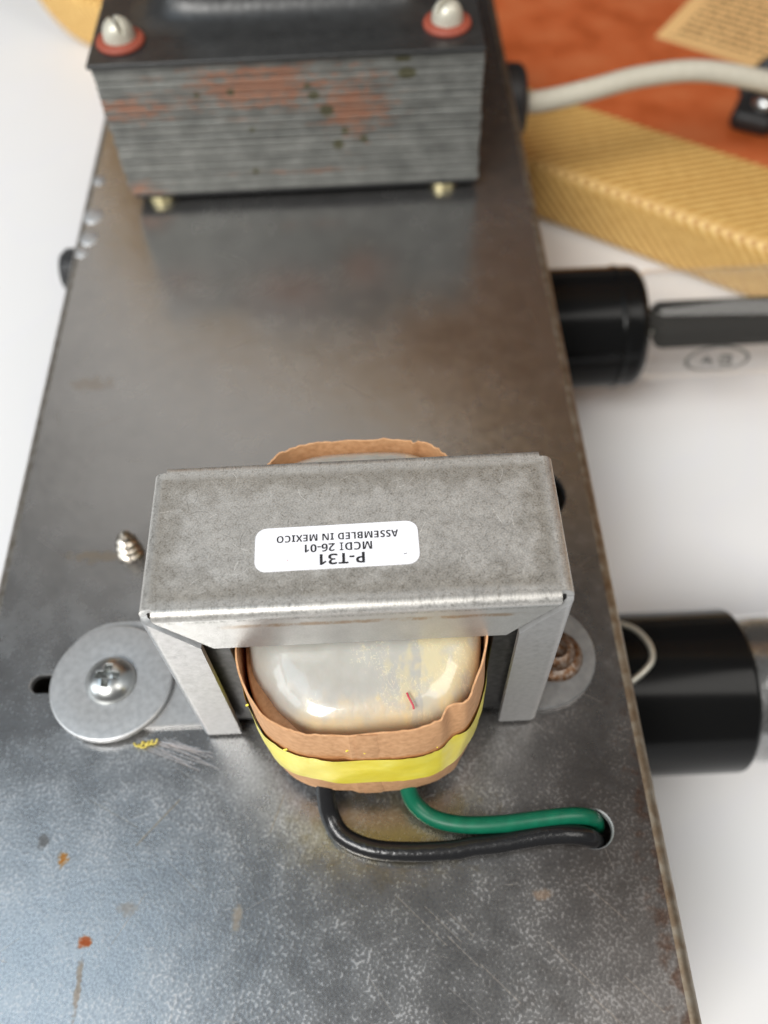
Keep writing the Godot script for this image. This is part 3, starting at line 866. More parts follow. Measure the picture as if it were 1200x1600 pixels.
# ------------------------------------------------------------------ output transformer (the subject)
func output_transformer() -> void:
	var X0 := -3.05; var X1 := 2.24; var YT := 4.22; var ZF := -4.80; var ZB := -7.08
	var root := thing("output_transformer", "small silver framed transformer with brown paper coil and white label in front", "transformer", Vector3(-0.41, 0, -5.93))
	var zinc: StandardMaterial3D = M.zinc
	# top: burnished and stained steel, darker towards the edges
	var W := 1024; var H := 768
	var al := PackedByteArray(); al.resize(W * H * 3)
	var ro := PackedByteArray(); ro.resize(W * H)
	var bu := PackedByteArray(); bu.resize(W * H)
	var f1 := bytes(noise(0.14, 101, 3), W, H)
	var f2 := bytes(noise(0.012, 102, 4), W, H)
	var f3 := bytes(noise(0.04, 103, 3), W, H)
	var f4 := bytes(noise(0.45, 104, 1), W, H)
	# v runs over: back flange .9 | top 2.2 | front flange .9  (4.0 cm), u over the width 5.22 cm
	for j in H:
		var s := (j + 0.5) / H * 4.0
		for i in W:
			var k := j * W + i
			var x := (i + 0.5) / W * 5.22
			var a := f1[k] / 255.0 - 0.5; var g := f2[k] / 255.0 - 0.5; var m := f3[k] / 255.0 - 0.5; var t := f4[k] / 255.0 - 0.5
			var base := 0.745 + a * 0.16 + g * 0.05 + m * 0.03 + t * 0.14
			var r := base; var gg := base * 0.985; var b := base * 0.96
			var rgh := 0.43 + m * 0.22 + a * 0.14 + g * 0.2
			if s > 0.8 and s < 3.12:
				# dark handling stain set in from the edges
				var de := minf(minf(x - 0.10, 5.12 - x), minf(s - 1.0, 3.02 - s))
				var band := smoothstep(0.50, 0.06, de + g * 0.5) * smoothstep(-0.04, 0.08, de + a * 0.06)
				var st := band * (0.11 + 0.10 * g) + smoothstep(0.12, 0.40, -m * 0.6 - a * 0.5 - t * 0.5) * 0.12
				r -= st * 0.95; gg -= st * 1.02; b -= st * 1.12
				rgh += st * 0.3
			else:
				# flange: cleaner, with a rubbed line and a copper-coloured streak near its lower edge
				r = 0.745 + a * 0.06 + g * 0.06; gg = r * 1.0; b = r * 0.99
				rgh = 0.40 + m * 0.15
				var line := smoothstep(0.06, 0.02, absf(s - 3.33 + m * 0.03)) * smoothstep(0.7, 1.6, x) * smoothstep(5.0, 4.4, x) * smoothstep(-0.25, 0.15, g + a * 0.4)
				r = lerpf(r, 0.60, line * 0.7); gg = lerpf(gg, 0.50, line * 0.7); b = lerpf(b, 0.40, line * 0.7)
				var dk := smoothstep(0.03, 0.01, absf(s - 3.17 + m * 0.02)) * smoothstep(0.12, 0.34, a + 0.2 + m * 0.5) * 0.5
				r -= dk * 0.3; gg -= dk * 0.3; b -= dk * 0.3
			al[k * 3] = b8(r); al[k * 3 + 1] = b8(gg); al[k * 3 + 2] = b8(b)
			ro[k] = b8(rgh)
			bu[k] = b8(0.5 + a * 0.7 + g * 0.3)
	var rng := RandomNumberGenerator.new(); rng.seed = 33
	for s in 46:   # hairline scratches
		var p := Vector2(rng.randf_range(20, W - 20), rng.randf_range(220, 570))
		var dir := rng.randf_range(0, TAU); var bend := rng.randf_range(-0.03, 0.03)
		var dark := rng.randf() < 0.45
		var n := rng.randi_range(12, 60)
		for e in n:
			p += Vector2.from_angle(dir); dir += bend
			var i := int(p.x); var j := int(p.y)
			if i < 1 or j < 1 or i >= W - 1 or j >= H - 1: break
			var k := j * W + i
			for c in 3: al[k * 3 + c] = b8(al[k * 3 + c] / 255.0 + (-0.22 if dark else 0.20))
	var tm := StandardMaterial3D.new()
	tm.albedo_texture = rgb_image(W, H, al); tm.roughness = 1.0; tm.roughness_texture = grey_image(W, H, ro)
	tm.metallic = 0.65
	tm.heightmap_enabled = true; tm.heightmap_texture = grey_image(W, H, bu); tm.heightmap_scale = 0.0025
	var r := 0.135
	# shell: left side, bend, top, bend, right side; depth between the two front/back bends
	var path := []   # [position, outward normal]
	path.append([Vector3(X0, 0.11, 0), Vector3.LEFT]); path.append([Vector3(X0, 2.0, 0), Vector3.LEFT])
	for k in 7:
		var a := PI / 2 * k / 6
		path.append([Vector3(X0 + r - r * cos(a), YT - r + r * sin(a), 0), Vector3(-cos(a), sin(a), 0)])
	for k in 7:
		var a := PI / 2 * k / 6
		path.append([Vector3(X1 - r + r * sin(a), YT - r + r * cos(a), 0), Vector3(sin(a), cos(a), 0)])
	path.append([Vector3(X1, 2.0, 0), Vector3.RIGHT]); path.append([Vector3(X1, 0.11, 0), Vector3.RIGHT])
	var uvx := func(x: float) -> float: return (x - X0) / 5.22
	var top := MB.new(); var sides := [MB.new(), MB.new()]
	for k in path.size() - 1:
		var p: Vector3 = path[k][0]; var q: Vector3 = path[k + 1][0]
		var n0: Vector3 = path[k][1]; var n1: Vector3 = path[k + 1][1]
		var za := ZF - r; var zb := ZB + r
		var tgt: MB = sides[0] if k < 1 else (sides[1] if k > 14 else top)
		var uva := Vector2(uvx.call(p.x), 0.9 / 4.0); var uvb := Vector2(uvx.call(q.x), 0.9 / 4.0)
		var uvc := Vector2(uvx.call(q.x), 3.1 / 4.0); var uvd := Vector2(uvx.call(p.x), 3.1 / 4.0)
		tgt.tri(p + Vector3(0, 0, zb), q + Vector3(0, 0, zb), q + Vector3(0, 0, za), n0, n1, n1, uva, uvb, uvc)
		tgt.tri(p + Vector3(0, 0, zb), q + Vector3(0, 0, za), p + Vector3(0, 0, za), n0, n1, n0, uva, uvc, uvd)
		# inner face of the sheet, and the cut edge where the corner is open
		var t := 0.09
		tgt.tri(p - n0 * t + Vector3(0, 0, zb), q - n1 * t + Vector3(0, 0, zb), q - n1 * t + Vector3(0, 0, za), -n0, -n1, -n1, uva, uvb, uvc)
		tgt.tri(p - n0 * t + Vector3(0, 0, zb), q - n1 * t + Vector3(0, 0, za), p - n0 * t + Vector3(0, 0, za), -n0, -n1, -n0, uva, uvc, uvd)
		for zz in [za, zb]:
			var sg := Vector3(0, 0, 1 if zz == za else -1)
			tgt.flat(p + Vector3(0, 0, zz), q + Vector3(0, 0, zz), q - n1 * t + Vector3(0, 0, zz), p - n0 * t + Vector3(0, 0, zz), sg)
	# flanges with their bends; sg: +1 front, -1 back
	for sg in [1.0, -1.0]:
		var zf: float = ZF if sg > 0 else ZB
		flange(top, Vector3(0, YT, 0), Vector3.UP, Vector3.RIGHT, X0 + r * 0.9, X1 - r * 0.9, zf, sg, 0.90, r, func(dd: float) -> float: return maxf(0.0, dd - r * 0.6) * 0.80 + 0.05 * (1.0 - dd / 0.90), func(dd: float) -> float: return maxf(0.0, dd - r * 0.6) * 0.80 + 0.05 * (1.0 - dd / 0.90), X0)
		for s in [0, 1]:
			var nx := Vector3.LEFT if s == 0 else Vector3.RIGHT
			flange(sides[s], Vector3(X0 if s == 0 else X1, 0, 0), nx, Vector3.UP, 0.11, YT - r * 0.9 - 0.02, zf, sg, 0.61, r, func(_dd: float) -> float: return 0.0, func(dd: float) -> float: return maxf(0.0, dd - r * 0.8) * (0.88 / 0.61) + 0.03, 0.0)
	part("frame_top", top, tm, root)
	var left := part("side_strap", sides[0], zinc, root)
	part("side_strap", sides[1], zinc, root)
	# mounting feet
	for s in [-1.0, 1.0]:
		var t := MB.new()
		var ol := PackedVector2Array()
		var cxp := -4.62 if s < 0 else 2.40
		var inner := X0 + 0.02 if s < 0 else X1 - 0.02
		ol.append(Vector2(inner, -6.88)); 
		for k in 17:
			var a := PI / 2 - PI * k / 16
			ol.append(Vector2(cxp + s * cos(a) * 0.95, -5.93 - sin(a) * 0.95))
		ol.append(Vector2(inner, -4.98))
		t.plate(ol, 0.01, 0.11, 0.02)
		part("mounting_foot", t, zinc if s < 0 else M.foot, root)  # right foot takes the copy with shade in its colour
	# iron core behind the frame: legs and yokes
	var zc := (ZF + ZB) / 2
	var dep := 1.84
	for q in [["core_leg", Vector3(X0 + 0.50, 2.06, zc), Vector3(0.78, 3.86, dep)], ["core_leg", Vector3(X1 - 0.50, 2.06, zc), Vector3(0.78, 3.86, dep)], ["core_leg", Vector3(-0.41, 2.06, zc), Vector3(1.5, 2.3, dep - 0.02)], ["core_yoke", Vector3(-0.41, 3.62, zc), Vector3(3.4, 0.76, dep - 0.01)], ["core_yoke", Vector3(-0.41, 0.50, zc), Vector3(3.4, 0.74, dep - 0.01)]]:
		var c := MB.new()
		c.rbox(q[1], q[2], 0.02, Basis.IDENTITY, 1)
		part(q[0], c, M.core, root)
	coil(root)
	# the sticker, read from the far side
	var L := MB.new()
	var ol := PackedVector2Array()
	var hw := 1.024; var hz := 0.315; var cr := 0.148
	var rot := Transform2D(-0.012, Vector2(-0.628, -5.697))
	for c in [[hw - cr, hz - cr, 0.0], [-hw + cr, hz - cr, PI / 2], [-hw + cr, -hz + cr, PI], [hw - cr, -hz + cr, 1.5 * PI]]:
		for k in 7:
			var a: float = c[2] + PI / 2 * k / 6
			ol.append(rot * (Vector2(c[0], c[1]) + Vector2.from_angle(a) * cr))
	L.plate(ol, YT + 0.001, YT + 0.011, 0.003)
	var paper := textured(ntex(256, 0.02, 111, [0.0, 1.0], [Color(0.90, 0.90, 0.925), Color(0.93, 0.93, 0.95)], 3), null, 2.0, 0.35)
	var st := part("label_sticker", L, paper, root, "white rounded sticker printed with part number and date code")
	var T := MB.new()
	var bold := SystemFont.new(); bold.font_names = PackedStringArray(["Droid Sans"]); bold.font_weight = 700
	var reg := SystemFont.new(); reg.font_names = PackedStringArray(["Droid Sans"]); reg.font_weight = 400
	var rx := Vector3(-1, 0, 0).rotated(Vector3.UP, 0.012); var upv := Vector3(0, 0, 1).rotated(Vector3.UP, 0.012)
	var y := YT + 0.0115
	char_geo(T, "P-T31", bold, 0.213, Vector3(-0.569, y, -5.516), rx, upv, 1.13)
	char_geo(T, "MCDI 26-01", bold, 0.158, Vector3(-0.613, y, -5.685), rx, upv, 1.02)
	char_geo(T, "ASSEMBLED IN MEXICO", bold, 0.139, Vector3(-0.623, y, -5.838), rx, upv, 0.98, 0.02)
	part("lettering", T, M.ink, st)
	for q in [[-1.24, -5.52, 0.012, 0.010, M.red], [0.22, -5.54, 0.045, 0.008, M.ink]]:
		var sp := MB.new()
		sp.rbox(Vector3(q[0], y, q[1]), Vector3(q[2], 0.004, q[3]), 0.002, Basis(Vector3.UP, 0.25), 1)
		part("speck", sp, q[4], st)

# one bent flange of the frame, with thickness and mitred ends.
# o + n*0 is the outer plane, t the length direction from la to lb; depth runs inwards along -n
func flange(b: MB, o: Vector3, n: Vector3, t: Vector3, la: float, lb: float, zf: float, sg: float, depth: float, r: float, ma: Callable, mb: Callable, uvx0: float) -> void:
	var th := 0.09
	var outer := []   # [depth, z behind the face, normal depth part, normal z part]
	for k in 7:
		var a := PI / 2 * k / 6
		outer.append([r - r * cos(a), r - r * sin(a), -cos(a), sin(a)])
	for k in range(1, 5): outer.append([r + (depth - r) * k / 4.0, 0.0, 0.0, 1.0])
	var zdir := Vector3(0, 0, sg)
	var P := func(dd: float, back: float, l: float) -> Vector3: return o - n * dd + t * l + Vector3(0, 0, zf) - zdir * back
	var horizontal := absf(t.x) > 0.5
	for k in outer.size() - 1:
		var A: Array = outer[k]; var B: Array = outer[k + 1]
		var na = (n * -A[2] + zdir * A[3]).normalized(); var nb = (n * -B[2] + zdir * B[3]).normalized()
		var a0: float = la + ma.call(A[0]); var a1: float = lb - mb.call(A[0])
		var b0: float = la + ma.call(B[0]); var b1: float = lb - mb.call(B[0])
		var vA = (3.02 + A[0] if sg > 0 else 0.98 - A[0]) / 4.0
		var vB = (3.02 + B[0] if sg > 0 else 0.98 - B[0]) / 4.0
		var p0: Vector3 = P.call(A[0], A[1], a0); var p1: Vector3 = P.call(A[0], A[1], a1); var q0: Vector3 = P.call(B[0], B[1], b0); var q1: Vector3 = P.call(B[0], B[1], b1)
		var U := [Vector2((a0 - uvx0) / 5.22, vA), Vector2((a1 - uvx0) / 5.22, vA), Vector2((b1 - uvx0) / 5.22, vB), Vector2((b0 - uvx0) / 5.22, vB)]
		b.tri(p0, p1, q1, na, na, nb, U[0], U[1], U[2]); b.tri(p0, q1, q0, na, nb, nb, U[0], U[2], U[3])
		# inside
		var ia = na * th; var ib = nb * th
		b.tri(p0 - ia, p1 - ia, q1 - ib, -na, -na, -nb, U[0], U[1], U[2]); b.tri(p0 - ia, q1 - ib, q0 - ib, -na, -nb, -nb, U[0], U[2], U[3])
		# cut ends
		b.flat(p0, q0, q0 - ib, p0 - ia, -t, U[0], U[3], U[3], U[0]); b.flat(p1, q1, q1 - ib, p1 - ia, t, U[1], U[2], U[2], U[1])
	var E: Array = outer[-1]
	var e0: float = la + ma.call(E[0]); var e1: float = lb - mb.call(E[0])
	b.flat(P.call(E[0], 0.0, e0), P.call(E[0], 0.0, e1), P.call(E[0], th, e1), P.call(E[0], th, e0), -n, Vector2((e0 - uvx0) / 5.22, 0.97), Vector2((e1 - uvx0) / 5.22, 0.97), Vector2((e1 - uvx0) / 5.22, 0.98), Vector2((e0 - uvx0) / 5.22, 0.98))

func coil_at(a: float, s: float, grow := 0.0) -> Vector2:   # outline of the winding seen from above; a = 0 right, PI/2 front
	var e := 2.0 / 3.3
	var c := cos(a); var sn := sin(a)
	return Vector2(-0.42 + (1.66 * s + grow) * signf(c) * pow(absf(c), e), -5.92 + (2.27 * s + grow) * signf(sn) * pow(absf(sn), e))

func coil(root: Node) -> void:
	var nz := noise(0.9, 121, 3)
	var nh := noise(3.0, 122, 3)
	var SEG := 200
	# paper wrap: outer and inner skin, torn upper rim; the lap starts at the middle of the front
	var lap := PI / 2 + 0.02
	var rim := func(a: float) -> float:
		var y := 3.16 + nh.get_noise_1d(a * 4.0) * 0.06 + nh.get_noise_1d(a * 25.0) * 0.035
		if a < lap and a > 0.1: y += 0.10
		if a < 0.75 and a > -0.6: y += 0.10 + 0.10 * nh.get_noise_1d(a * 9.0 + 40)
		if a > PI / 2 and a < PI: y -= 0.06
		return y
	var swell := func(a: float, yn: float) -> float:
		var d := 0.03 * sin(yn * PI) + nz.get_noise_2d(a * 1.7, yn * 1.5) * 0.035
		# a folded crease on the front right
		d += -0.10 * smoothstep(0.16, 0.0, absf(a - 1.02)) * smoothstep(0.35, 1.0, yn)
		return d
	var step := func(a: float) -> float: return 0.045 if a < lap and a > -1.2 else 0.0
	var wrap := MB.new()
	for skin in [0.0, -0.022]:
		var g := []
		for k in SEG + 1:
			var a := lap - TAU + TAU * k / SEG if k < SEG else lap - 0.0001
			var aa := a if a > -PI else a + TAU
			var row := []
			var top: float = rim.call(aa)
			for q in 9:
				var yn := q / 8.0
				var y := lerpf(0.56, top, yn)
				var p := coil_at(a, 1.0, swell.call(aa, yn) + step.call(aa) + skin - 0.05 * (1.0 - yn) * (1.0 - yn))
				row.append(Vector3(p.x, y, p.y))
			g.append(row)
		wrap.grid(g, false, false, [], 0)
		if skin < 0.0:
			pass
	# rim edge
	for k in SEG:
		var a := lap - TAU + TAU * k / SEG; var a2 := lap - TAU + TAU * (k + 0.9999) / SEG
		var aa := a if a > -PI else a + TAU; var ab := a2 if a2 > -PI else a2 + TAU
		for yy in [0, 1]:
			var y0: float = rim.call(aa) if yy else 0.56; var y1: float = rim.call(ab) if yy else 0.56
			var yn := float(yy); var lo := 0.0 if yy else -0.05
			var p := coil_at(a, 1.0, swell.call(aa, yn) + step.call(aa) + lo); var q := coil_at(a2, 1.0, swell.call(ab, yn) + step.call(ab) + lo)
			var pi := coil_at(a, 1.0, swell.call(aa, yn) + step.call(aa) + lo - 0.022); var qi := coil_at(a2, 1.0, swell.call(ab, yn) + step.call(ab) + lo - 0.022)
			wrap.flat(Vector3(p.x, y0, p.y), Vector3(q.x, y1, q.y), Vector3(qi.x, y1, qi.y), Vector3(pi.x, y0, pi.y), Vector3.UP if yy else Vector3.DOWN)
	var wp := part("paper_wrap", wrap, M.kraft, root)
	# torn sheet edge down the front, where the paper laps over itself
	var seam := MB.new()
	var sg := []
	for q in 17:
		var yn := q / 16.0
		var row := []
		for k in 4:
			var a := lap - 0.015 * k - 0.012 + nh.get_noise_1d(q * 1.3) * 0.006
			var p := coil_at(a, 1.0, swell.call(lap - 0.05, yn) + 0.057 - 0.05 * (1.0 - yn) * (1.0 - yn) - (0.0 if k < 3 else 0.03))
			row.append(Vector3(p.x, lerpf(0.555, 3.28, yn), p.y))
		sg.append(row)
	seam.grid(sg, false, false, [], 0)
	part("lap_edge", seam, M.kraft, wp)
	# yellow tape band
	var tape := MB.new()
	var tg := []
	for k in SEG + 1:
		var a := TAU * k / SEG
		var aa := a if a < PI else a - TAU
		var row := []
		for q in 7:
			var t := q / 6.0
			var y := lerpf(1.36 + nh.get_noise_1d(a * 7.0) * 0.03, 2.36 + nh.get_noise_1d(a * 6.0 + 50) * 0.035, t)
			var yn := (y - 0.56) / 2.6
			var lift := 0.045 * smoothstep(lap + 0.22, lap + 0.02, aa) * smoothstep(-1.5, -1.15, aa)
			var p := coil_at(a, 1.0, swell.call(aa, yn) + lift + 0.034 - 0.05 * (1.0 - yn) * (1.0 - yn))
			row.append(Vector3(p.x, y, p.y))
		tg.append(row)
	tape.grid(tg, true, false, [], 0)
	part("tape_band", tape, M.tape, root, "yellow tape band round the paper coil")
	# waxed end of the winding: milky, glossy, sagging towards the front edge
	var W := 512
	var d := PackedByteArray(); d.resize(W * W * 3)
	var hb := PackedByteArray(); hb.resize(W * W)
	var f1 := bytes(noise(0.02, 131, 4), W, W)
	var f2 := bytes(noise(0.06, 132, 4), W, W)
	var f3 := bytes(noise(0.012, 133, 4), W, W)
	for j in W:
		for i in W:
			var k := j * W + i
			var a := f1[k] / 255.0 - 0.5; var c := f2[k] / 255.0 - 0.5; var e := f3[k] / 255.0 - 0.5
			var u := i / float(W); var w := j / float(W)
			var r := 0.755 + a * 0.05 + e * 0.05; var g := 0.725 + a * 0.05 + e * 0.05; var b := 0.655 + a * 0.06 + e * 0.05
			var film := 1.0 - smoothstep(0.715, 0.722, u + e * 0.02)
			r -= film * 0.065; g -= film * 0.05; b -= film * 0.01
			var cr := smoothstep(0.035, 0.0, absf(c)) * smoothstep(-0.02, 0.14, e + (u - 0.55) * 0.5)
			r = lerpf(r, 0.92, cr * 0.6); g = lerpf(g, 0.87, cr * 0.6); b = lerpf(b, 0.74, cr * 0.6)
			var yl := smoothstep(0.10, 0.24, a * 0.5 + e * 0.4 + 0.30 - Vector2((u - 0.80) * 2.2, (w - 0.80) * 2.4).length() * 0.5)
			r = lerpf(r, 0.90, yl * 0.3); g = lerpf(g, 0.80, yl * 0.3); b = lerpf(b, 0.52, yl * 0.3)
			var fr := smoothstep(0.86, 0.97, w + a * 0.1)
			r = lerpf(r, 0.86, fr * 0.6); g = lerpf(g, 0.72, fr * 0.6); b = lerpf(b, 0.50, fr * 0.6)
			d[k * 3] = b8(r); d[k * 3 + 1] = b8(g); d[k * 3 + 2] = b8(b)
			hb[k] = b8(0.5 + a * 0.35 + c * 0.10 - cr * 0.10 + film * 0.08)
	var wm := mat(Color.WHITE, 0.32)
	wm.albedo_texture = rgb_image(W, W, d)
	wm.texture_repeat = false
	wm.clearcoat_enabled = true; wm.clearcoat = 1.0; wm.clearcoat_roughness = 0.07
	wm.heightmap_enabled = true; wm.heightmap_texture = grey_image(W, W, hb); wm.heightmap_scale = 0.013
	wm.subsurf_scatter_enabled = true; wm.subsurf_scatter_strength = 0.12
	var wax := MB.new()
	var rows := []; var uvs := []
	var prof := [[0.0, 0.0], [0.15, 0.0], [0.30, 0.0], [0.45, 0.0], [0.60, 0.003], [0.72, 0.012], [0.80, 0.035], [0.875, 0.085], [0.925, 0.16], [0.952, 0.27], [0.966, 0.45], [0.97, 0.8], [0.97, 1.3]]
	for q in prof:
		var row := []; var ru := []
		for k in 121:
			var a := TAU * k / 120
			var p := coil_at(a, q[0], -0.10 * q[0] * smoothstep(0.50, 0.10, absf(a - 2.30)))
			p.x += 0.05 * q[0]
			var front := smoothstep(-5.4, -3.8, p.y)
			var y: float = 3.20 - q[1] * (1.0 + 0.4 * front) - 0.10 * front + nz.get_noise_2d(p.x * 1.3, p.y * 1.3) * 0.035 * 0.5 * minf(1.0, (1.0 - q[0]) * 6.0 + 0.2) - 0.17 * smoothstep(-1.42, -1.86, p.x)
			row.append(Vector3(p.x, y, p.y))
			ru.append(Vector2((p.x + 2.1) / 3.4, (p.y + 8.2) / 4.6))
		rows.append(row); uvs.append(ru)
	wax.grid(rows, false, false, uvs, 0)
	part("waxed_winding", wax, wm, root)
	# inner turns of paper between wrap and winding
	var inn := MB.new()
	var ig := []
	for q in [[0.999, 0.6], [0.99, 2.55], [0.97, 2.68], [0.6, 2.70], [0.0, 2.70]]:
		var row := []
		for k in 81:
			var p := coil_at(TAU * k / 80, q[0], -0.04 if q[0] > 0.9 else 0.0)
			row.append(Vector3(p.x, q[1], p.y))
		ig.append(row)
	inn.grid(ig, false, false, [], 0)
	part("paper_layer", inn, M.kraft, root)
	# red thread and yellow crumbs; a red thread and yellow crumbs
	var th := MB.new()
	th.tube([Vector3(0.16, 3.125, -4.16), Vector3(0.18, 3.125, -4.10), Vector3(0.225, 3.10, -4.01), Vector3(0.235, 3.08, -3.96)], 0.014, 6, 4)
	part("red_thread", th, M.red, root)
	var rng := RandomNumberGenerator.new(); rng.seed = 8
	for q in [[2.02, 2.4], [1.60, 2.68], [1.57, 2.62], [1.2, 2.40], [1.16, 1.40], [2.6, 2.42]]:
		var p := coil_at(q[0], 1.0, 0.045)
		var c := MB.new()
		c.rbox(Vector3(p.x, q[1], p.y), Vector3(rng.randf_range(0.04, 0.08), 0.018, 0.03), 0.01, Basis.from_euler(Vector3(rng.randf() * 2, rng.randf() * 2, rng.randf() * 2)), 1)
		part("tape_crumb", c, M.tape, root)

# ------------------------------------------------------------------ screws and washers
func fasteners() -> void:
	var c := Vector3(-4.60, 0.115, -5.74)
	var w := MB.new()
	w.lathe(c, Vector3.UP, [Vector2(0.30, 0.0), Vector2(0.985, 0.0), Vector2(0.985, 0.0), Vector2(1.0, 0.02), Vector2(1.0, 0.10), Vector2(1.0, 0.10), Vector2(0.965, 0.135), Vector2(0.60, 0.125), Vector2(0.30, 0.115), Vector2(0.28, 0.10), Vector2(0.28, 0.0)], 64)
	single("flat_washer", w, M.washer, c, "big round dull zinc washer under the cross slotted screw on the left", "washer")
	# pan head with a cross recess
	var s := thing("pan_head_screw", "shiny domed cross slotted screw in the middle of the big washer", "screw", c + Vector3(0, 0.12, 0))
	var h := MB.new()
	var R := 0.41; var hh := 0.25
	var turn := Basis(Vector3.UP, deg_to_rad(-6))
	var rows := []
	for i in 57:
		var a := -1.0 + 2.0 * i / 56
		var row := []
		for j in 57:
			var e := -1.0 + 2.0 * j / 56
			var q := Vector2(a * sqrt(1 - e * e / 2), e * sqrt(1 - a * a / 2))
			var r := q.length()
			var y := hh * pow(maxf(0.0, 1.0 - pow(r, 2.4)), 0.62)
			var ax := absf(q.x); var ay := absf(q.y)
			var arm := minf(maxf(ax - 0.44, ay - 0.12), maxf(ay - 0.44, ax - 0.12))
			y -= 0.24 * smoothstep(0.02, -0.05, arm) * (1.0 - 0.6 * r)
			row.append(c + Vector3(0, 0.13, 0) + turn * Vector3(q.x * R, y, q.y * R))
		rows.append(row)
	h.grid(rows, false, false, [], 0)
	part("screw_head", h, M.screw, s)
	# rusty screw in the right-hand foot
	var c2 := Vector3(2.66, 0.11, -5.86)
	var r2 := thing("rusty_screw", "dull rusty screw in the right mounting foot of the small transformer", "screw", c2)
	var rb := MB.new()
	rb.lathe(c2, Vector3.UP, [Vector2(0.44, 0.0), Vector2(0.46, 0.03), Vector2(0.42, 0.10), Vector2(0.30, 0.13)], 32)
	part("screw_collar", rb, M.rust_screw, r2)
	var rh := MB.new()
	rh.lathe(c2 + Vector3(0, 0.10, 0), Vector3.UP, [Vector2(0.31, 0.0), Vector2(0.31, 0.12), Vector2(0.26, 0.20), Vector2(0.17, 0.23), Vector2(0.17, 0.23), Vector2(0.13, 0.10), Vector2(0.0, 0.08)], 28)
	part("screw_head", rh, M.rust_screw, r2)
	# pointed self-tapping screw end standing up through the plate
	var c3 := Vector3(-4.64, 0, -8.29)
	var t := MB.new()
	var g := []
	var SEG := 28
	for k in 73:
		var y := 0.80 * k / 72
		var row := []
		for j in SEG + 1:
			var a := TAU * j / SEG
			var core := lerpf(0.19, 0.13, clampf(y / 0.42, 0, 1)) if y < 0.42 else lerpf(0.13, 0.0, clampf((y - 0.42) / 0.36, 0, 1))
			var ph := fposmod(y / 0.17 - a / TAU, 1.0)
			var ridge := maxf(0.0, 1.0 - absf(ph - 0.5) * 3.2)
			var rr := core + 0.065 * ridge * clampf((0.74 - y) / 0.2, 0.0, 1.0)
			if k == 72: rr = 0.0
			row.append(c3 + Vector3(cos(a) * rr, y - 0.02, sin(a) * rr) + Vector3(0.06, 0, -0.02) * y)
		g.append(row)
	t.grid(g, false, false, [], 0)
	single("screw_point", t, M.tip, c3, "pointed threaded screw end sticking up through the chassis left of the transformer", "screw")
	# curls of yellow swarf at the washer's edge
	var rng := RandomNumberGenerator.new(); rng.seed = 3
	for k in 4:
		var p := Vector3(-4.16 + k * 0.075, 0.03, -4.80 + rng.randf() * 0.10)
		var b := MB.new()
		b.tube([p, p + Vector3(0.05, 0.03, 0.06), p + Vector3(0.12, 0.02, 0.05), p + Vector3(0.15, 0.05, -0.01)], 0.018, 6, 4)
		single("metal_shaving", b, M.yellow, p, ["tiny yellow shaving closest to the rim of the big washer", "tiny yellow shaving second from the washer's rim", "tiny yellow shaving third from the washer's rim", "tiny yellow shaving farthest from the washer, by the scratches"][k], "shaving", "yellow shavings beside the washer")

# ------------------------------------------------------------------ wires
func leads() -> void:
	var b := MB.new()
	b.tube([Vector3(-1.06, 1.1, -4.6), Vector3(-1.07, 0.78, -4.0), Vector3(-1.08, 0.50, -3.72), Vector3(-1.04, 0.24, -3.45), Vector3(-0.86, 0.155, -3.16), Vector3(-0.45, 0.15, -2.96), Vector3(0.1, 0.15, -2.89), Vector3(0.7, 0.145, -2.885), Vector3(1.05, 0.15, -2.925), Vector3(1.4, 0.16, -2.945), Vector3(2.1, 0.19, -3.02), Vector3(2.55, 0.16, -3.02), Vector3(2.82, -0.02, -2.99), Vector3(2.97, -0.45, -2.99), Vector3(3.0, -1.0, -3.0)], 0.142, 18, 8)
	single("black_lead", b, M.wire_black, Vector3(0, 0, -3.0), "black insulated wire looping from the paper coil into the hole", "wire", "leads of the small transformer")
	var g := MB.new()
	g.tube([Vector3(0.10, 1.1, -4.6), Vector3(0.11, 0.80, -4.0), Vector3(0.13, 0.56, -3.74), Vector3(0.22, 0.36, -3.53), Vector3(0.48, 0.26, -3.33), Vector3(0.9, 0.24, -3.22), Vector3(1.45, 0.25, -3.20), Vector3(2.0, 0.24, -3.24), Vector3(2.5, 0.20, -3.28), Vector3(2.83, 0.05, -3.28), Vector3(2.99, -0.35, -3.25), Vector3(3.02, -1.0, -3.2)], 0.126, 18, 8)
	single("green_lead", g, M.wire_green, Vector3(1, 0, -3.3), "green insulated wire running from the paper coil into the hole", "wire", "leads of the small transformer")

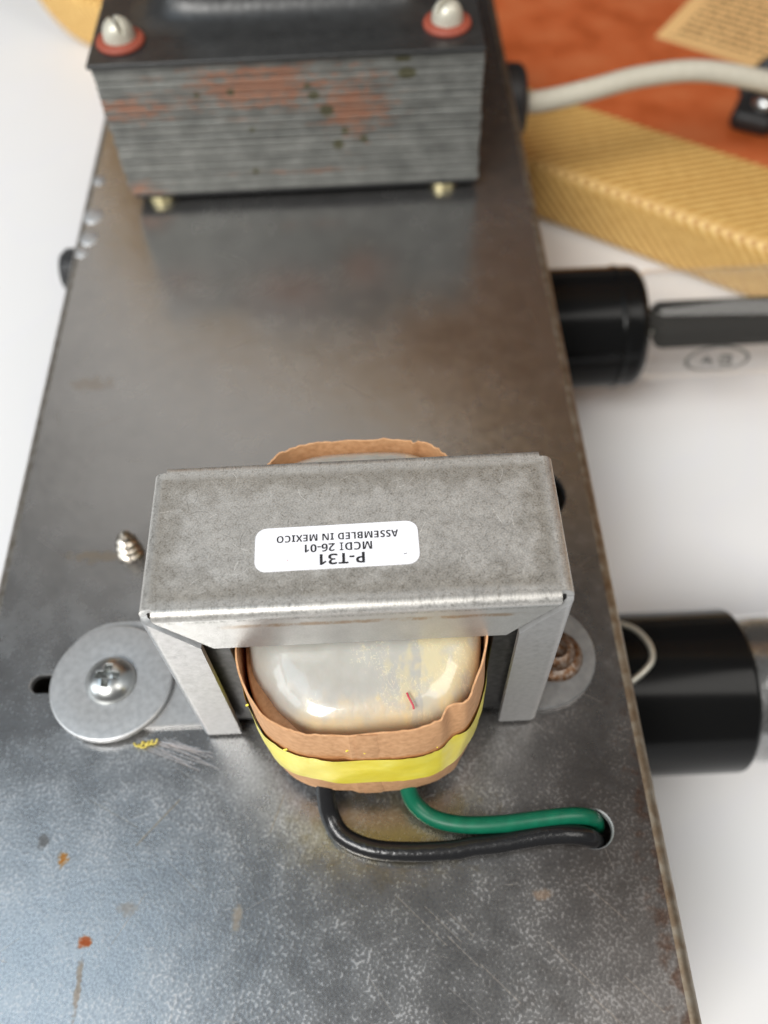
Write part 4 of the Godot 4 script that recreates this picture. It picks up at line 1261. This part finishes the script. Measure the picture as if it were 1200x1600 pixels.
# ------------------------------------------------------------------ vacuum tubes on the right
func tubes() -> void:
	for k in 2:
		var z: float = -17.2 if k == 0 else -6.72
		var R: float = 1.62 if k == 0 else 1.68
		var L: float = 7.05 if k == 0 else 7.0
		var y := -4.0
		var root := thing("vacuum_tube", "farther vacuum tube with dark plate and faint oval mark on glass" if k == 0 else "nearer vacuum tube with wide shiny black base and metallic flashed glass", "vacuum tube", Vector3(CX1, y, z), "vacuum tubes along the right side of the chassis")
		var o := Vector3(CX1, y, z)
		var len := L - CX1
		var b := MB.new()
		var ed := 0.30 if k == 0 else 0.12
		b.lathe(o, Vector3.RIGHT, [Vector2(R, 0.02), Vector2(R, len - ed), Vector2(R - ed * 0.12, len - ed * 0.5), Vector2(R - ed * 0.5, len - ed * 0.12), Vector2(R - ed, len), Vector2(R * 0.5, len)], 56)
		part("base", b, M.black, root)
		if k == 0:   # moulded ribs on the older base
			var rib := MB.new()
			for q in [0.5, len - 0.75]: rib.lathe(o + Vector3(q, 0, 0), Vector3.RIGHT, [Vector2(R, 0), Vector2(R + 0.03, 0.04), Vector2(R + 0.03, 0.12), Vector2(R, 0.16)], 56)
			part("base_ring", rib, M.black, root)
		var gl := MB.new()
		var gr2 := R * (0.90 if k == 0 else 0.92)
		gl.lathe(o + Vector3(len - 0.3, 0, 0), Vector3.RIGHT, [Vector2(gr2 * 0.9, 0), Vector2(gr2, 0.6), Vector2(gr2, 6.4), Vector2(gr2 * 0.93, 7.0), Vector2(gr2 * 0.7, 7.5), Vector2(gr2 * 0.3, 7.75), Vector2(0, 7.8)], 48)
		part("glass_envelope", gl, M.glass, root)
		var pl := MB.new()
		if k == 0:
			pl.rbox(o + Vector3(len + 3.02, 0, 0), Vector3(5.2, 0.9, 1.25), 0.3)
		else:
			pl.rbox(o + Vector3(len + 3.6, 0, 0), Vector3(4.6, 1.0, 2.1), 0.45)
		part("anode_plate", pl, M.plate_grey, root)
		var dk := MB.new()
		dk.lathe(o + Vector3(len + (0.18 if k == 0 else 0.9), 0, 0), Vector3.RIGHT, [Vector2(0, 0), Vector2(1.0 if k == 0 else 1.35, 0), Vector2(1.0 if k == 0 else 1.35, 0), Vector2(1.0 if k == 0 else 1.35, 0.06), Vector2(1.0 if k == 0 else 1.35, 0.06), Vector2(0, 0.06)], 32)
		if k == 1: part("mica_disc", dk, mat(lin(0.45, 0.43, 0.40), 0.4), root)
		if k == 1:
			var ge := MB.new()
			ge.lathe(o + Vector3(len - 0.1, 0, 0), Vector3.RIGHT, [Vector2(gr2 * 0.88, 0), Vector2(gr2 * 0.955, 0.5), Vector2(gr2 * 0.955, 0.95)], 48)
			part("getter_flash", ge, M.getter, root)
		for s in [-0.5, 0.5]:
			var rod := MB.new()
			rod.tube([o + Vector3(len - 0.2, 0, s * (0.5 if k == 0 else 1.3)), o + Vector3(len + 0.6, 0, s * (0.5 if k == 0 else 1.3))], 0.05, 8, 2)
			part("support_rod", rod, M.screw_dull, root)
		if k == 0:   # faint etched oval with two characters inside, on the front of the glass
			var et := MB.new()
			var rr := gr2 + 0.006
			var put := func(ax: float, an: float) -> Vector3: return o + Vector3(ax, cos(an) * rr, sin(an) * rr)
			var ctr := 1.5; var cxx := len + 1.85
			for e in 40:
				var t0 := TAU * e / 40; var t1 := TAU * (e + 1) / 40
				for w in 1:
					var A: Vector3 = put.call(cxx + cos(t0) * 0.86, ctr + sin(t0) * 0.31); var B: Vector3 = put.call(cxx + cos(t1) * 0.86, ctr + sin(t1) * 0.31)
					var C: Vector3 = put.call(cxx + cos(t1) * 0.76, ctr + sin(t1) * 0.26); var D: Vector3 = put.call(cxx + cos(t0) * 0.76, ctr + sin(t0) * 0.26)
					et.flat(A, B, C, D, Vector3(0, cos(ctr), sin(ctr)))
			for st in [[-0.40, 0.12, -0.30, -0.10], [-0.30, -0.10, -0.10, 0.12], [-0.35, 0.02, -0.08, 0.04], [0.08, -0.10, 0.38, -0.08], [0.08, -0.10, 0.10, 0.10], [0.10, 0.10, 0.40, 0.12], [0.36, 0.0, 0.40, 0.12], [0.2, 0.0, 0.38, 0.02]]:
				var pa := Vector2(st[0], st[1]); var pb := Vector2(st[2], st[3])
				var nn := (pb - pa).orthogonal().normalized() * 0.035
				var Q := []
				for v in [pa + nn, pb + nn, pb - nn, pa - nn]: Q.append(put.call(cxx + v.x, ctr + v.y))
				et.flat(Q[0], Q[1], Q[2], Q[3], Vector3(0, cos(ctr), sin(ctr)))
			part("etched_mark", et, M.etch, gl_node(root))
		# black socket ring on the chassis side
		var sk := MB.new()
		sk.lathe(o - Vector3(0.01, 0, 0), Vector3.RIGHT, [Vector2(R + 0.25, 0), Vector2(R + 0.25, 0.08), Vector2(R + 0.2, 0.12), Vector2(R, 0.12)], 40)
		part("socket_ring", sk, M.black_matte, root)
	# wire spring clip hugging the nearer base
	var o2 := Vector3(CX1, -4.0, -6.72)
	var p := MB.new()
	var rad := 1.74
	var pts := []
	for q in [[0.05, 0.46], [0.50, 0.41], [0.88, 0.26], [1.07, 0.02], [1.05, -0.18], [0.8, -0.33], [0.42, -0.46], [0.0, -0.55]]:
		var an: float = -0.18 - q[1]
		pts.append(o2 + Vector3(q[0], cos(an) * rad, sin(an) * rad))
	p.tube(pts, 0.065, 10, 6)
	single("spring_clip", p, M.screw_dull, o2 + Vector3(0.5, 1.7, 0), "bent wire spring clip pressed against the nearer black tube base", "clip")

func gl_node(root: Node) -> Node:
	for c in root.get_children():
		if str(c.name) == "glass_envelope": return c
	return root

# ------------------------------------------------------------------ speaker cable
func cable() -> void:
	var o := Vector3(CX1, -1.2, -23.5)
	var b := MB.new()
	b.lathe(o, Vector3.RIGHT, [Vector2(0.98, 0.0), Vector2(1.0, 0.1), Vector2(0.98, 0.42), Vector2(0.85, 0.55), Vector2(0.55, 0.58), Vector2(0.35, 0.5), Vector2(0.0, 0.5)], 32)
	single("rubber_grommet", b, M.black_matte, o, "round black rubber grommet where the grey cable leaves the chassis", "grommet")
	var c := MB.new()
	c.tube([Vector3(4.2, -1.25, -23.5), Vector3(5.05, -1.35, -23.65), Vector3(6.4, -1.25, -23.9), Vector3(8.0, -1.15, -24.3), Vector3(9.8, -1.15, -24.45), Vector3(12.0, -1.6, -24.4), Vector3(14.5, -2.4, -24.6), Vector3(17.0, -3.6, -26.0)], 0.30, 16, 8)
	single("grey_cable", c, M.cable, Vector3(8, -1.3, -24), "pale grey round cable arching from the chassis over the orange wood", "cable")
	# black clamp with a bright screw on the cabinet floor
	var k := Vector3(13.55, -5.25, -28.0)
	var root := thing("cable_clamp", "small black clamp with a bright screw on the orange wood", "clamp", k)
	var cb := MB.new()
	cb.rbox(k + Vector3(0, 0.35, 0), Vector3(1.5, 0.7, 1.9), 0.3, Basis(Vector3.UP, -0.5), 3)
	part("clamp_body", cb, M.black_matte, root)
	var cl := MB.new()
	cl.tube([k + Vector3(-0.2, 0.4, -0.9), k + Vector3(0.3, 1.3, -1.1), k + Vector3(1.1, 1.5, -1.0), k + Vector3(1.6, 0.9, -0.8), k + Vector3(1.5, 0.1, -0.7)], 0.28, 10, 6)
	part("clamp_loop", cl, M.black_matte, root)
	var sc := MB.new()
	sc.lathe(k + Vector3(0.12, 0.70, 0.12), Vector3.UP, [Vector2(0.40, 0.0), Vector2(0.40, 0.10), Vector2(0.30, 0.26), Vector2(0.12, 0.32), Vector2(0, 0.33)], 24)
	part("clamp_screw", sc, M.screw, root)
